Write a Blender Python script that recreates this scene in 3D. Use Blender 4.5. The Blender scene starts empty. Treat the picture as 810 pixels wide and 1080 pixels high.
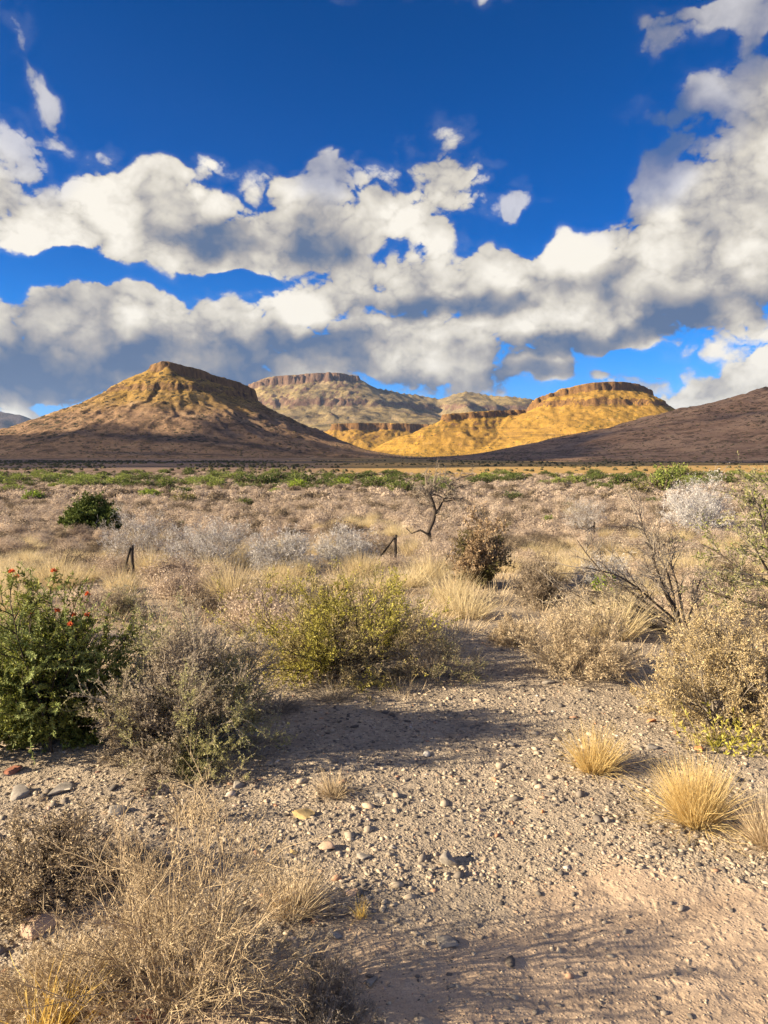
import bpy, math, random
import numpy as np
from mathutils import Vector, Matrix

R = math.radians
SC = bpy.context.scene
COL = SC.collection

# ------------------------------------------------------------------ camera
CAM_Z = 1.65
FPX = 780.0                      # focal length in pixels of the 810x1080 photograph
PITCH = math.atan(60 / FPX)      # horizon lies 60 px above the middle
cam_d = bpy.data.cameras.new('camera')
cam_d.sensor_fit = 'VERTICAL'
cam_d.sensor_height = 36
cam_d.lens = 36 * FPX / 1080
cam_d.clip_start = 0.05
cam_d.clip_end = 60000
cam = bpy.data.objects.new('camera', cam_d)
cam.location = (0, 0, CAM_Z)
cam.rotation_euler = (R(90) - PITCH, 0, 0)
COL.objects.link(cam)
SC.camera = cam


def ray(px, py):
    """direction (world) through a point of the photograph, scaled to y = 1"""
    x = (px - 405) / FPX
    z = -(py - 540) / FPX
    c, s = math.cos(PITCH), math.sin(PITCH)
    d = (x, c + z * s, -s + z * c)
    return (d[0] / d[1], 1.0, d[2] / d[1])


def at_depth(px, py, Y):
    d = ray(px, py)
    return (d[0] * Y, Y, CAM_Z + d[2] * Y)


# ------------------------------------------------------------------ sun, exposure
SUN_EL = R(21)
SHADOW_AZ = R(13)                # shadows run to the right and a little away
LDIR = Vector((math.cos(SUN_EL) * math.cos(SHADOW_AZ), math.cos(SUN_EL) * math.sin(SHADOW_AZ), -math.sin(SUN_EL)))
sun_d = bpy.data.lights.new('sun', 'SUN')
sun_d.energy = 5.0
sun_d.angle = R(0.5)
sun_d.color = (1.0, 0.83, 0.57)
sun = bpy.data.objects.new('sun', sun_d)
sun.rotation_euler = LDIR.to_track_quat('-Z', 'Y').to_euler()
sun.location = (-20, -10, 30)
COL.objects.link(sun)
SC.view_settings.view_transform = 'Standard'
SC.view_settings.look = 'None'
SC.view_settings.gamma = 1
SC.view_settings.exposure = 1.55
SC.cycles.use_denoising = True
SC.cycles.max_bounces = 6
SC.cycles.diffuse_bounces = 2
SC.cycles.transmission_bounces = 4
SC.cycles.use_adaptive_sampling = True


# ------------------------------------------------------------------ node helper
class NT:
    def __init__(self, tree):
        self.t = tree
        tree.nodes.clear()

    def n(self, typ, **kw):
        nd = self.t.nodes.new(typ)
        ins = kw.pop('ins', {})
        for k, v in kw.items():
            setattr(nd, k, v)
        for k, v in ins.items():
            self.put(nd.inputs[k], v)
        return nd

    def put(self, sock, v):
        if isinstance(v, bpy.types.NodeSocket):
            self.t.links.new(v, sock)
        else:
            sock.default_value = v

    def m(self, op, *a, clamp=False):
        nd = self.t.nodes.new('ShaderNodeMath')
        nd.operation = op
        nd.use_clamp = clamp
        for i, v in enumerate(a):
            self.put(nd.inputs[i], v)
        return nd.outputs[0]

    def vm(self, op, *a):
        nd = self.t.nodes.new('ShaderNodeVectorMath')
        nd.operation = op
        for i, v in enumerate(a):
            if op == 'SCALE' and i == 1:
                self.put(nd.inputs['Scale'], v)
            else:
                self.put(nd.inputs[i], v)
        return nd.outputs['Value'] if op in ('LENGTH', 'DOT_PRODUCT', 'DISTANCE') else nd.outputs[0]

    def ss(self, v, lo, hi, a=0.0, b=1.0, kind='SMOOTHSTEP'):
        nd = self.t.nodes.new('ShaderNodeMapRange')
        nd.interpolation_type = kind
        for i, x in enumerate((v, lo, hi, a, b)):
            self.put(nd.inputs[i], x)
        return nd.outputs[0]

    def noise(self, vec, scale, detail=4, rough=0.5, dist=0.0, color=False, lac=2.0):
        nd = self.n('ShaderNodeTexNoise', ins={'Vector': vec, 'Scale': scale, 'Detail': detail,
                                               'Roughness': rough, 'Distortion': dist, 'Lacunarity': lac})
        return nd.outputs['Color' if color else 'Fac']

    def mix(self, f, a, b, blend='MIX'):
        nd = self.t.nodes.new('ShaderNodeMix')
        nd.data_type = 'RGBA'
        nd.blend_type = blend
        nd.clamp_factor = True
        self.put(nd.inputs[0], f)
        self.put(nd.inputs[6], c4(a))
        self.put(nd.inputs[7], c4(b))
        return nd.outputs[2]

    def ramp(self, f, stops, interp='LINEAR'):
        nd = self.t.nodes.new('ShaderNodeValToRGB')
        nd.color_ramp.interpolation = interp
        el = nd.color_ramp.elements
        while len(el) < len(stops):
            el.new(0.5)
        for e, (p, c) in zip(el, stops):
            e.position = p
            e.color = c4(c)
        self.put(nd.inputs[0], f)
        return nd.outputs[0]

    def comb(self, x, y, z):
        nd = self.t.nodes.new('ShaderNodeCombineXYZ')
        for i, v in enumerate((x, y, z)):
            self.put(nd.inputs[i], v)
        return nd.outputs[0]

    def sep(self, v):
        nd = self.t.nodes.new('ShaderNodeSeparateXYZ')
        self.put(nd.inputs[0], v)
        return nd.outputs


def c4(c):
    if isinstance(c, bpy.types.NodeSocket):
        return c
    return tuple(c) + ((1.0,) if len(c) == 3 else ())


# ------------------------------------------------------------------ world: sky and clouds
def azel(px, py):
    d = Vector(ray(px, py)).normalized()
    return math.atan2(d.x, d.y), math.asin(d.z)


def build_world():
    w = bpy.data.worlds.new('World')
    SC.world = w
    w.use_nodes = True
    T = NT(w.node_tree)
    sky = T.n('ShaderNodeTexSky')
    sky.sky_type = 'NISHITA'
    sky.sun_disc = False
    sky.sun_elevation = SUN_EL
    sky.sun_rotation = math.atan2(-LDIR.x, -LDIR.y)
    sky.altitude = 900
    sky.air_density = 1.0
    sky.dust_density = 0.3
    sky.ozone_density = 2.5
    d = T.n('ShaderNodeTexCoord').outputs['Generated']
    d = T.vm('NORMALIZE', d)
    x, y, z = T.sep(d)
    az = T.m('ARCTAN2', x, y)
    el = T.m('ARCSINE', z)
    # deep clean-air blue overhead, paler towards the horizon
    tint = T.ramp(T.ss(el, 0.0, 0.62, kind='LINEAR'),
                  [(0.0, (0.30, 0.66, 1.5)), (0.1, (0.26, 0.66, 1.35)), (0.22, (0.08, 0.56, 1.20)), (0.45, (0.0, 0.37, 0.92)), (1.0, (0.0, 0.29, 0.68))])
    skyc = T.mix(1.0, sky.outputs[0], tint, 'MULTIPLY')
    skyc = T.vm('SCALE', skyc, SKY_GAIN)

    # cloud field on (azimuth, elevation)
    uv0 = T.comb(az, el, 0.0)
    w1 = T.vm('SUBTRACT', T.noise(uv0, 7.0, 3, 0.55, color=True), (0.5, 0.5, 0.5))
    w2 = T.vm('SUBTRACT', T.noise(uv0, 26.0, 4, 0.6, color=True), (0.5, 0.5, 0.5))
    uvw = T.vm('ADD', uv0, T.vm('ADD', T.vm('SCALE', w1, 0.10), T.vm('SCALE', w2, 0.022)))
    uvw = T.vm('MULTIPLY', uvw, (1, 1, 0))

    last = [None]

    def blobs(vec, lst):
        out = None
        for (px, py, rx, ry, rot, k) in lst:
            a0, e0 = azel(px, py)
            # each step waits for the one before it (keeps few values alive at once)
            v = vec if last[0] is None else T.vm('MULTIPLY_ADD', last[0], (1e-9, 1e-9, 1e-9), vec)
            mp = T.n('ShaderNodeMapping', vector_type='TEXTURE',
                     ins={'Vector': v, 'Location': (a0, e0, 0), 'Rotation': (0, 0, R(rot)),
                          'Scale': (rx / FPX, ry / FPX, 1)})
            e = T.m('MULTIPLY_ADD', T.vm('LENGTH', mp.outputs[0]), -k, k)
            out = e if out is None else T.m('SMOOTH_MAX', out, e, 0.22)
            last[0] = out
        return out

    def fbm(vec):
        sv = T.vm('MULTIPLY', vec, (1.0, 1.35, 1.0))
        a = T.noise(sv, 7.5, 10, 0.64, 0.0)
        rd = T.n('ShaderNodeTexNoise', noise_type='RIDGED_MULTIFRACTAL', normalize=True,
                 ins={'Vector': sv, 'Scale': 10.0, 'Detail': 7, 'Roughness': 0.62, 'Offset': 0.9, 'Gain': 1.6})
        return T.m('MULTIPLY_ADD', rd.outputs[0], -0.30, T.m('ADD', a, 0.17))

    mask = blobs(uvw, CLOUDS)
    nv = T.vm('ADD', uv0, T.vm('SCALE', w1, 0.03))
    n0 = fbm(nv)
    off = T.vm('ADD', nv, (-0.014, 0.034, 0.0))
    # unseen cloud added overhead and behind, to lift and neutralise the ambient light
    rest = T.m('MAXIMUM', T.ss(T.m('ABSOLUTE', az), 0.75, 1.05), T.ss(el, 0.80, 1.0))
    mask = T.m('MAXIMUM', mask, T.m('MULTIPLY_ADD', rest, 1.02, -1.0))
    dens = T.m('ADD', T.m('MULTIPLY_ADD', n0, 1.75, -0.72), mask)
    dens = T.m('SUBTRACT', dens, T.m('MULTIPLY', T.ss(blobs(uvw, HOLES), -0.3, 0.7), 0.9))
    alpha = T.ss(dens, -0.02, 0.32)
    # hazy thin veil round the clouds
    veil = T.m('MULTIPLY', T.ss(dens, -0.3, 0.15), 0.07)
    alpha = T.m('MAXIMUM', alpha, veil)
    thin_ = blobs(uvw, THIN)
    alpha = T.m('MULTIPLY', alpha, T.ss(thin_, -0.1, 0.5, 1.0, 0.62))
    # light: bright where the cloud thins towards the sun, grey in the thick bases
    g = T.m('SUBTRACT', T.noise(nv, 6.5, 5, 0.55), T.noise(off, 6.5, 5, 0.55))
    g = T.m('MULTIPLY_ADD', T.m('SUBTRACT', n0, 0.5), 0.62, g)
    dark = blobs(uvw, DARKS)
    lit = T.m('MULTIPLY_ADD', g, 1.7, 0.92)
    lit = T.m('MULTIPLY_ADD', T.ss(dark, -0.35, 0.85), -0.62, lit)
    lit = T.m('MULTIPLY_ADD', T.ss(dens, 0.3, 1.6), -0.10, lit)
    cc = T.ramp(T.m('MULTIPLY_ADD', lit, 1.15, -0.08, clamp=True),
                [(0.0, (0.10, 0.15, 0.26)), (0.22, (0.19, 0.215, 0.28)), (0.45, (0.35, 0.335, 0.335)),
                 (0.72, (0.60, 0.56, 0.49)), (1.0, (0.84, 0.79, 0.70))])
    cc = T.vm('SCALE', cc, CLOUD_GAIN)
    final = T.mix(alpha, skyc, cc)
    bg = T.n('ShaderNodeBackground', ins={'Color': final, 'Strength': 0.1})
    o = T.n('ShaderNodeOutputWorld')
    T.t.links.new(bg.outputs[0], o.inputs[0])
    w.cycles.sampling_method = 'MANUAL'
    w.cycles.sample_map_resolution = 512


SKY_GAIN = 0.52
CLOUD_GAIN = 4.1
# px, py, rx, ry, rotation (deg, + = rising to the right), strength
CLOUDS = [
    (0, 200, 60, 70, -40, 1.1), (24, 78, 11, 34, 25, 0.5), (56, 126, 13, 36, 28, 0.55), (60, 225, 90, 50, 0, 1.3), (150, 232, 110, 65, 0, 1.5),
    (215, 255, 120, 50, 0, 1.5), (330, 245, 110, 60, -5, 1.2), (345, 190, 34, 34, 0, 0.95), (395, 235, 60, 44, 0, 1.0), (468, 190, 52, 46, 0, 1.1),
    (455, 235, 40, 30, 0, 0.8), (545, 207, 11, 22, -35, 0.45), (591, 203, 8, 6, 0, 0.4),
    (110, 340, 150, 42, -3, 1.5), (30, 385, 160, 48, 0, 1.3), (220, 368, 150, 50, 0, 1.7), (120, 378, 130, 34, 0, 1.4), (300, 372, 60, 34, 0, 1.2), (330, 375, 120, 45, 0, 1.1),
    (50, 427, 60, 12, 0, 0.8),
    (360, 310, 90, 40, 10, 1.2), (470, 300, 130, 48, 5, 1.5), (440, 365, 170, 50, 0, 1.5), (560, 330, 130, 70, 10, 1.5),
    (650, 310, 140, 70, 15, 1.6), (740, 270, 160, 100, 30, 1.7), (840, 215, 130, 130, 30, 1.6), (560, 385, 110, 22, 5, 1.0),
    (705, 150, 72, 34, 40, 0.8), (755, 125, 40, 18, 40, 0.55), (680, 32, 24, 17, -30, 0.5), (787, 60, 16, 50, -20, 0.55), (745, 3, 50, 11, 0, 0.5),
    (450, -2, 55, 8, 0, 0.5), (755, 412, 80, 26, 8, 1.2), (810, 400, 60, 30, 0, 1.1), (685, 386, 20, 5, 0, 0.8), (700, 425, 40, 14, 0, 0.9),
    (1100, 250, 260, 90, 0, 1.2), (-250, 300, 220, 100, 0, 1.2), (-500, 200, 200, 60, 0, 1.0), (1500, 330, 300, 60, 0, 1.0),
]
HOLES = [(60, 284, 95, 17, -3, 1.0), (245, 303, 42, 11, 0, 1.0), (560, 238, 45, 18, 35, 1.0), (610, 304, 14, 8, 0, 1.0), (655, 378, 60, 13, 0, 1.0),
         (90, 417, 75, 8, 0, 1.0), (620, 190, 40, 40, 0, 1.0), (240, 120, 170, 34, 0, 1.0)]
THIN = [(700, 150, 95, 60, 30, 1.0), (720, 30, 110, 60, 0, 1.2), (450, 0, 80, 20, 0, 1.0), (30, 100, 60, 80, 20, 0.9), (345, 190, 40, 36, 0, 0.8), (560, 205, 60, 40, 0, 0.9)]
DARKS = [
    (60, 392, 190, 40, 0, 1.5), (240, 380, 150, 34, 0, 1.4), (330, 372, 90, 24, 0, 0.9), (230, 250, 70, 32, 0, 0.8), (340, 262, 70, 30, 0, 0.7),
    (470, 322, 110, 15, 0, 0.8), (430, 402, 60, 12, 0, 0.6), (600, 366, 120, 16, 8, 1.0), (690, 350, 120, 18, 12, 1.1), (790, 325, 100, 26, 8, 0.9),
    (700, 155, 90, 50, 40, 0.9), (690, 30, 60, 50, 0, 0.8), (790, 60, 60, 80, 0, 0.8), (560, 395, 120, 16, 4, 1.0), (730, 432, 60, 9, 0, 0.6), (600, 300, 60, 20, 10, 0.5),
]
build_world()
# ------------------------------------------------------------------ numpy noise
def _h(ix, iy, seed):
    n = (ix.astype(np.int64) * 374761393 + iy.astype(np.int64) * 668265263 + seed * 1442695041) & 0xffffffff
    n = ((n ^ (n >> 13)) * 1274126177) & 0xffffffff
    n = n ^ (n >> 16)
    return (n & 0xffffff) / float(0xffffff)


def vnoise(x, y, seed=0):
    x = np.asarray(x, float); y = np.asarray(y, float)
    ix, iy = np.floor(x), np.floor(y)
    fx, fy = x - ix, y - iy
    fx = fx * fx * fx * (fx * (fx * 6 - 15) + 10); fy = fy * fy * fy * (fy * (fy * 6 - 15) + 10)
    a, b = _h(ix, iy, seed), _h(ix + 1, iy, seed)
    c, d = _h(ix, iy + 1, seed), _h(ix + 1, iy + 1, seed)
    return (a + (b - a) * fx) * (1 - fy) + (c + (d - c) * fx) * fy


def fbm(x, y, octv=5, seed=0, gain=0.5):
    s, a, t = 0.0, 1.0, 0.0
    c, sn = 0.8, 0.6
    for i in range(octv):
        s = s + a * (vnoise(x, y, seed + i * 7) * 2 - 1)
        t += a
        a *= gain
        x, y = (c * x - sn * y) * 2.03 + 17.3, (sn * x + c * y) * 2.03 + 5.1
    return s / t


def sstep(a, b, x):
    t = np.clip((np.asarray(x, float) - a) / (b - a), 0, 1)
    return t * t * (3 - 2 * t)


def zg(x, y):
    """height of the ground"""
    x = np.asarray(x, float); y = np.asarray(y, float)
    r = np.hypot(x, y)
    z = -1.2 * sstep(5, 26, r) - 1.8 * sstep(25, 150, r)
    near = 1 - sstep(20, 120, r)
    z = z + near * (0.05 * fbm(x / 1.7, y / 1.7, 4, 3) + 0.16 * sstep(3, 14, r) * fbm(x / 7.0, y / 7.0, 3, 9))
    z = z + 0.012 * (1 - sstep(9, 16, r)) * fbm(x / 0.16, y / 0.16, 3, 21)
    z = z + 0.5 * sstep(60, 200, r) * (1 - sstep(900, 1500, r)) * fbm(x / 60, y / 60, 3, 5)
    return z


def ground_at(px, py):
    """the point of the ground seen at a point of the photograph"""
    d = ray(px, py)
    t = 1.0
    lo, hi = 0.5, 3000.0
    for _ in range(60):
        mid = (lo + hi) / 2
        z = CAM_Z + d[2] * mid
        if z > float(zg(d[0] * mid, mid)):
            lo = mid
        else:
            hi = mid
    return (d[0] * lo, lo, float(zg(d[0] * lo, lo)))


# ------------------------------------------------------------------ mesh helpers
def mesh_np(name, V, F, smooth=False):
    """V (n,3) ; F (m,k) all faces with k corners, or a list of such arrays"""
    if not isinstance(F, list):
        F = [F]
    F = [np.asarray(f, np.int32) for f in F if len(f)]
    me = bpy.data.meshes.new(name)
    V = np.asarray(V, np.float32)
    me.vertices.add(len(V))
    me.vertices.foreach_set('co', V.ravel())
    loops = np.concatenate([f.ravel() for f in F])
    tot = np.concatenate([np.full(len(f), f.shape[1], np.int32) for f in F])
    me.loops.add(len(loops))
    me.loops.foreach_set('vertex_index', loops)
    me.polygons.add(len(tot))
    start = np.concatenate([[0], np.cumsum(tot)[:-1]]).astype(np.int32)
    me.polygons.foreach_set('loop_start', start)
    me.polygons.foreach_set('loop_total', tot)
    if smooth:
        me.polygons.foreach_set('use_smooth', np.ones(len(tot), bool))
    me.update(calc_edges=True)
    me.validate()
    return me


def link(name, me, mat=None, parent=None, loc=None, **props):
    o = bpy.data.objects.new(name, me)
    COL.objects.link(o)
    if mat is not None and me is not None and not me.materials:
        me.materials.append(mat)
    if parent is not None:
        o.parent = parent
    if loc is not None:
        o.location = loc
    for k, v in props.items():
        o[k] = v
    return o


def grid_faces(nr, nc, wrap=False):
    i = np.arange(nr - 1)[:, None]
    j = np.arange(nc if wrap else nc - 1)[None, :]
    j2 = (j + 1) % nc
    a = i * nc + j
    b = i * nc + j2
    c = (i + 1) * nc + j2
    d = (i + 1) * nc + j
    return np.stack([a, b, c, d], -1).reshape(-1, 4)


# ------------------------------------------------------------------ materials
def new_mat(name):
    m = bpy.data.materials.new(name)
    m.use_nodes = True
    return m, NT(m.node_tree)


def finish(T, col, rough=0.9, bump=None, bstr=0.3, bdist=0.02, spec=0.2, transl=0.0):
    ins = {'Base Color': col, 'Roughness': rough, 'Specular IOR Level': spec}
    p = T.n('ShaderNodeBsdfPrincipled', ins=ins)
    if bump is not None:
        b = T.n('ShaderNodeBump', ins={'Height': bump, 'Strength': bstr, 'Distance': bdist})
        T.t.links.new(b.outputs[0], p.inputs['Normal'])
    out = p.outputs[0]
    if transl > 0:
        tr = T.n('ShaderNodeBsdfTranslucent', ins={'Color': col})
        mx = T.n('ShaderNodeMixShader', ins={0: transl})
        T.t.links.new(out, mx.inputs[1]); T.t.links.new(tr.outputs[0], mx.inputs[2])
        out = mx.outputs[0]
    o = T.n('ShaderNodeOutputMaterial')
    T.t.links.new(out, o.inputs[0])


def island_mat(name, stops, rough=0.85, transl=0.0, patch=None, pscale=2.5, objvar=0.18, spec=0.15, drift=0.0):
    """colour differs from blade to blade (island) and a little from plant to plant"""
    m, T = new_mat(name)
    ri = T.n('ShaderNodeNewGeometry').outputs['Random Per Island']
    oi = T.n('ShaderNodeObjectInfo').outputs['Random']
    f = T.m('ADD', ri, T.m('MULTIPLY_ADD', oi, objvar, -objvar / 2), clamp=True)
    if drift > 0:
        Pw = T.n('ShaderNodeNewGeometry').outputs['Position']
        Pw = T.vm('MULTIPLY', Pw, (1.0, 1.0, 0.2))
        f = T.m('ADD', T.m('MULTIPLY', f, 0.42), T.m('MULTIPLY_ADD', T.noise(Pw, 0.75, 3, 0.6), drift * 2, 0.29 - drift), clamp=True)
    n = len(stops)
    col = T.ramp(f, [(i / max(1, n - 1), c) for i, c in enumerate(stops)])
    if patch is not None:
        oc = T.n('ShaderNodeTexCoord').outputs['Object']
        pn = T.ss(T.noise(oc, pscale, 3, 0.5), 0.45, 0.58)
        col = T.mix(pn, col, T.ramp(ri, [(0, patch[0]), (1, patch[1])]))
    finish(T, col, rough, transl=transl, spec=spec)
    return m


def ground_mat():
    m, T = new_mat('earth')
    P = T.n('ShaderNodeNewGeometry').outputs['Position']
    x, y, z = T.sep(P)
    r = T.vm('LENGTH', T.comb(x, y, 0.0))
    n_big = T.noise(P, 0.55, 5, 0.55)
    n_mid = T.noise(P, 3.5, 6, 0.65)
    n_fine = T.noise(P, 38.0, 6, 0.7)
    n_grit = T.noise(P, 160.0, 3, 0.7)
    vor = T.n('ShaderNodeTexVoronoi', feature='F1', ins={'Vector': T.vm('ADD', P, T.vm('SCALE', T.noise(P, 9, 2, color=True), 0.08)), 'Scale': 26.0, 'Randomness': 1.0})
    vor2 = T.n('ShaderNodeTexVoronoi', feature='F1', ins={'Vector': P, 'Scale': 70.0, 'Randomness': 1.0})
    base = T.ramp(n_mid, [(0.25, (0.26, 0.21, 0.165)), (0.5, (0.44, 0.36, 0.275)), (0.78, (0.58, 0.475, 0.36))])
    stone = T.ramp(vor.outputs['Color'], [(0.0, (0.13, 0.115, 0.105)), (0.45, (0.30, 0.245, 0.195)), (0.8, (0.44, 0.35, 0.25)), (1.0, (0.40, 0.23, 0.15))])
    st_f = T.m('MULTIPLY', T.ss(vor.outputs['Distance'], 0.42, 0.22), 0.75)
    base = T.mix(st_f, base, stone)
    base = T.mix(T.ss(n_fine, 0.35, 0.7), T.mix(0.35, base, (0.12, 0.10, 0.085)), base)
    base = T.mix(T.m('MULTIPLY', T.ss(n_grit, 0.55, 0.72), 0.4), base, (0.52, 0.44, 0.33))
    # smooth sandy dirt of the track edge in front of the viewer
    a = T.m('ADD', T.m('MULTIPLY', T.m('SUBTRACT', y, 2.95), 1.0), T.m('MULTIPLY', T.m('ABSOLUTE', T.m('SUBTRACT', x, 0.95)), 0.55))
    a = T.m('ADD', a, T.m('MULTIPLY_ADD', n_big, 1.3, -0.65))
    a = T.m('ADD', a, T.m('MULTIPLY_ADD', n_mid, 0.7, -0.35))
    dirt_f = T.ss(a, 0.12, -0.22)
    dirt = T.ramp(T.noise(T.vm('MULTIPLY', P, (1.0, 2.2, 1.0)), 2.3, 6, 0.62), [(0.3, (0.36, 0.26, 0.185)), (0.5, (0.50, 0.37, 0.26)), (0.7, (0.60, 0.45, 0.32))])
    dirt = T.mix(T.m('MULTIPLY', T.ss(n_grit, 0.45, 0.62), 0.45), dirt, (0.24, 0.185, 0.145))
    dirt = T.mix(T.m('MULTIPLY', T.ss(n_fine, 0.5, 0.66), 0.35), dirt, (0.27, 0.21, 0.165))
    near = T.mix(T.m('MULTIPLY', dirt_f, 0.92), base, dirt)
    # plain with scrub: mottled pinkish tan, darkened for twigs and painted-in shade between shrubs
    far = T.ramp(T.noise(P, 0.9, 6, 0.65), [(0.3, (0.13, 0.10, 0.08)), (0.5, (0.24, 0.18, 0.135)), (0.72, (0.40, 0.31, 0.22))])
    col = T.mix(T.ss(r, 9.0, 22.0), near, far)
    # beyond the bushes: golden grass right, brown left with cloud shade painted in
    sx = T.comb(T.m('MULTIPLY', x, 0.02), T.m('MULTIPLY', y, 0.006), 0.0)
    gold_n = T.noise(sx, 1.0, 5, 0.6)
    gold = T.ramp(T.noise(T.comb(T.m('MULTIPLY', x, 0.25), T.m('MULTIPLY', y, 0.08), 0.0), 1.0, 5, 0.7), [(0.3, (0.30, 0.19, 0.075)), (0.6, (0.46, 0.30, 0.11))])
    brown = T.ramp(T.noise(T.comb(T.m('MULTIPLY', x, 0.12), T.m('MULTIPLY', y, 0.03), 0.0), 1.0, 6, 0.7), [(0.35, (0.13, 0.088, 0.07)), (0.62, (0.24, 0.165, 0.12))])
    side = T.ss(T.m('ADD', T.m('DIVIDE', x, T.m('MAXIMUM', y, 1.0)), T.m('MULTIPLY_ADD', gold_n, 0.3, -0.15)), -0.16, 0.02)
    farther = T.mix(side, brown, gold)
    col = T.mix(T.ss(T.m('MULTIPLY_ADD', gold_n, 60.0, r), 165.0, 215.0), col, farther)
    h = T.m('MULTIPLY_ADD', T.ss(vor.outputs['Distance'], 0.5, 0.1), 0.6, T.m('MULTIPLY', n_fine, 0.8))
    h = T.m('MULTIPLY_ADD', T.ss(vor2.outputs['Distance'], 0.5, 0.1), 0.3, h)
    h = T.m('MULTIPLY_ADD', n_grit, 0.25, h)
    h = T.m('MULTIPLY', h, T.m('MULTIPLY_ADD', dirt_f, -0.65, 1.0))
    finish(T, col, 0.95, bump=h, bstr=0.9, bdist=0.018, spec=0.12)
    return m


def hill_mat(name, grass, soil, rock, rockdark, spot, spot_amt=0.5, rock_lo=0.62, rock_hi=0.74, cell=9.0, k=1.0, zone=None, patchy=1.0):
    m, T = new_mat(name)
    g = T.n('ShaderNodeNewGeometry')
    P = g.outputs['Position']
    nz = T.sep(g.outputs['True Normal'])[2]
    n1 = T.noise(P, 0.006 * k, 6, 0.62)
    n2 = T.noise(P, 0.045 * k, 7, 0.68)
    n3 = T.noise(P, 0.35 * k, 4, 0.7)
    f = T.m('ADD', T.m('MULTIPLY', n1, 0.6), T.m('MULTIPLY', n2, 0.4))
    gf = T.ss(f, 0.43, 0.58)
    if zone:  # soil below grass by height; its browner tone also paints lower-slope shade
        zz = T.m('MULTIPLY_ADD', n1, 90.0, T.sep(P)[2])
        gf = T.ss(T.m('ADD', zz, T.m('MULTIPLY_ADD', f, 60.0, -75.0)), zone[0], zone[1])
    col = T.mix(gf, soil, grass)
    # bare scree, thin soil and denser scrub in patches
    n4 = T.noise(T.vm('MULTIPLY', P, (1.0, 1.0, 2.2)), 0.022 * k, 8, 0.72)
    col = T.mix(T.ss(n4, 0.50, 0.40), col, T.mix(0.62 * patchy, col, (0.045, 0.035, 0.028)))
    col = T.mix(T.ss(n4, 0.54, 0.66), col, T.mix(0.45 * patchy, col, (0.50, 0.36, 0.22)))
    col = T.mix(T.ss(n3, 0.25, 0.6), T.mix(0.4, col, (0.05, 0.04, 0.03)), col)
    # thin dark and pale layers of rock running level round the hill
    px, py, pz = T.sep(P)
    lay = T.noise(T.comb(T.m('MULTIPLY', px, 0.004 * k), T.m('MULTIPLY', py, 0.004 * k), T.m('MULTIPLY', pz, 0.11 * k)), 1.0, 4, 0.6)
    col = T.mix(T.m('MULTIPLY', T.ss(lay, 0.56, 0.66), 0.35), col, rockdark)
    # scattered bushes
    P2 = T.vm('MULTIPLY', P, (1.0, 1.0, 0.6))
    v = T.n('ShaderNodeTexVoronoi', feature='F1', ins={'Vector': P2, 'Scale': k / cell, 'Randomness': 1.0})
    dens = T.ss(T.noise(P, 0.011 * k, 3, 0.6), 0.40, 0.62)
    lim = T.m('MULTIPLY_ADD', dens, 0.20, 0.14)
    s = T.m('LESS_THAN', T.m('ADD', v.outputs['Distance'], T.m('MULTIPLY_ADD', n3, 0.2, -0.1)), lim)
    v2 = T.n('ShaderNodeTexVoronoi', feature='F1', ins={'Vector': P2, 'Scale': k / (cell * 0.42), 'Randomness': 1.0})
    s2 = T.m('LESS_THAN', v2.outputs['Distance'], T.m('MULTIPLY_ADD', dens, 0.26, 0.05))
    s = T.m('MAXIMUM', s, T.m('MULTIPLY', s2, 0.7))
    col = T.mix(T.m('MULTIPLY', s, spot_amt), col, spot)
    # steep faces are bare rock with upright cracks
    crack = T.noise(T.comb(T.m('MULTIPLY', px, 0.16 * k), T.m('MULTIPLY', py, 0.16 * k), T.m('MULTIPLY', pz, 0.025 * k)), 1.0, 5, 0.7)
    rk = T.ramp(crack, [(0.32, rockdark), (0.5, rock), (0.68, tuple(min(1, c * 1.35) for c in rock))])
    col = T.mix(T.ss(nz, rock_hi, rock_lo), col, rk)
    h = T.m('MULTIPLY_ADD', s, 1.6, T.m('MULTIPLY_ADD', n3, 1.5, T.m('MULTIPLY', n2, 3.0)))
    finish(T, col, 0.95, bump=h, bstr=0.6, bdist=2.2 / k, spec=0.05)
    return m


# ------------------------------------------------------------------ the ground sheet
def build_ground():
    fine = np.linspace(R(-36), R(36), 640)
    coarse = np.linspace(R(36), R(324), 160)[1:-1]
    th = np.concatenate([fine, coarse])
    rr = [0.25]
    while rr[-1] < 15000:
        q = 1.009 if rr[-1] < 9 else (1.016 if rr[-1] < 60 else 1.05)
        rr.append(rr[-1] * q)
    rr = np.array(rr)
    X = rr[:, None] * np.sin(th)[None]
    Y = rr[:, None] * np.cos(th)[None]
    Z = zg(X, Y)
    V = np.stack([X, Y, Z], -1).reshape(-1, 3)
    V = np.concatenate([V, [[0, 0, float(zg(0, 0))]]])
    F = grid_faces(len(rr), len(th), True)[:, ::-1]
    nt = len(th)
    c = len(V) - 1
    j = np.arange(nt)
    fan = np.stack([np.full(nt, c), (j + 1) % nt, j], -1)
    me = mesh_np('ground', V, [F, fan], smooth=True)
    link('ground', me, ground_mat(), kind='structure')


build_ground()


# ------------------------------------------------------------------ hills: highest of many cones set along a crest
def crest_points(pts, n):
    """pts: (px, py, depth, cliff) -> densely sampled world points"""
    W = []
    for p in pts:
        x, y, z = at_depth(p[0], p[1], p[2])
        W.append((x, y, z, p[3]))
    W = np.array(W)
    s = np.concatenate([[0], np.cumsum(np.hypot(np.diff(W[:, 0]), np.diff(W[:, 1])) + 0.5 * np.abs(np.diff(W[:, 2])))])
    t = np.linspace(0, s[-1], n)
    return np.stack([np.interp(t, s, W[:, k]) for k in range(4)], -1)


HILL_V = []


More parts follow.
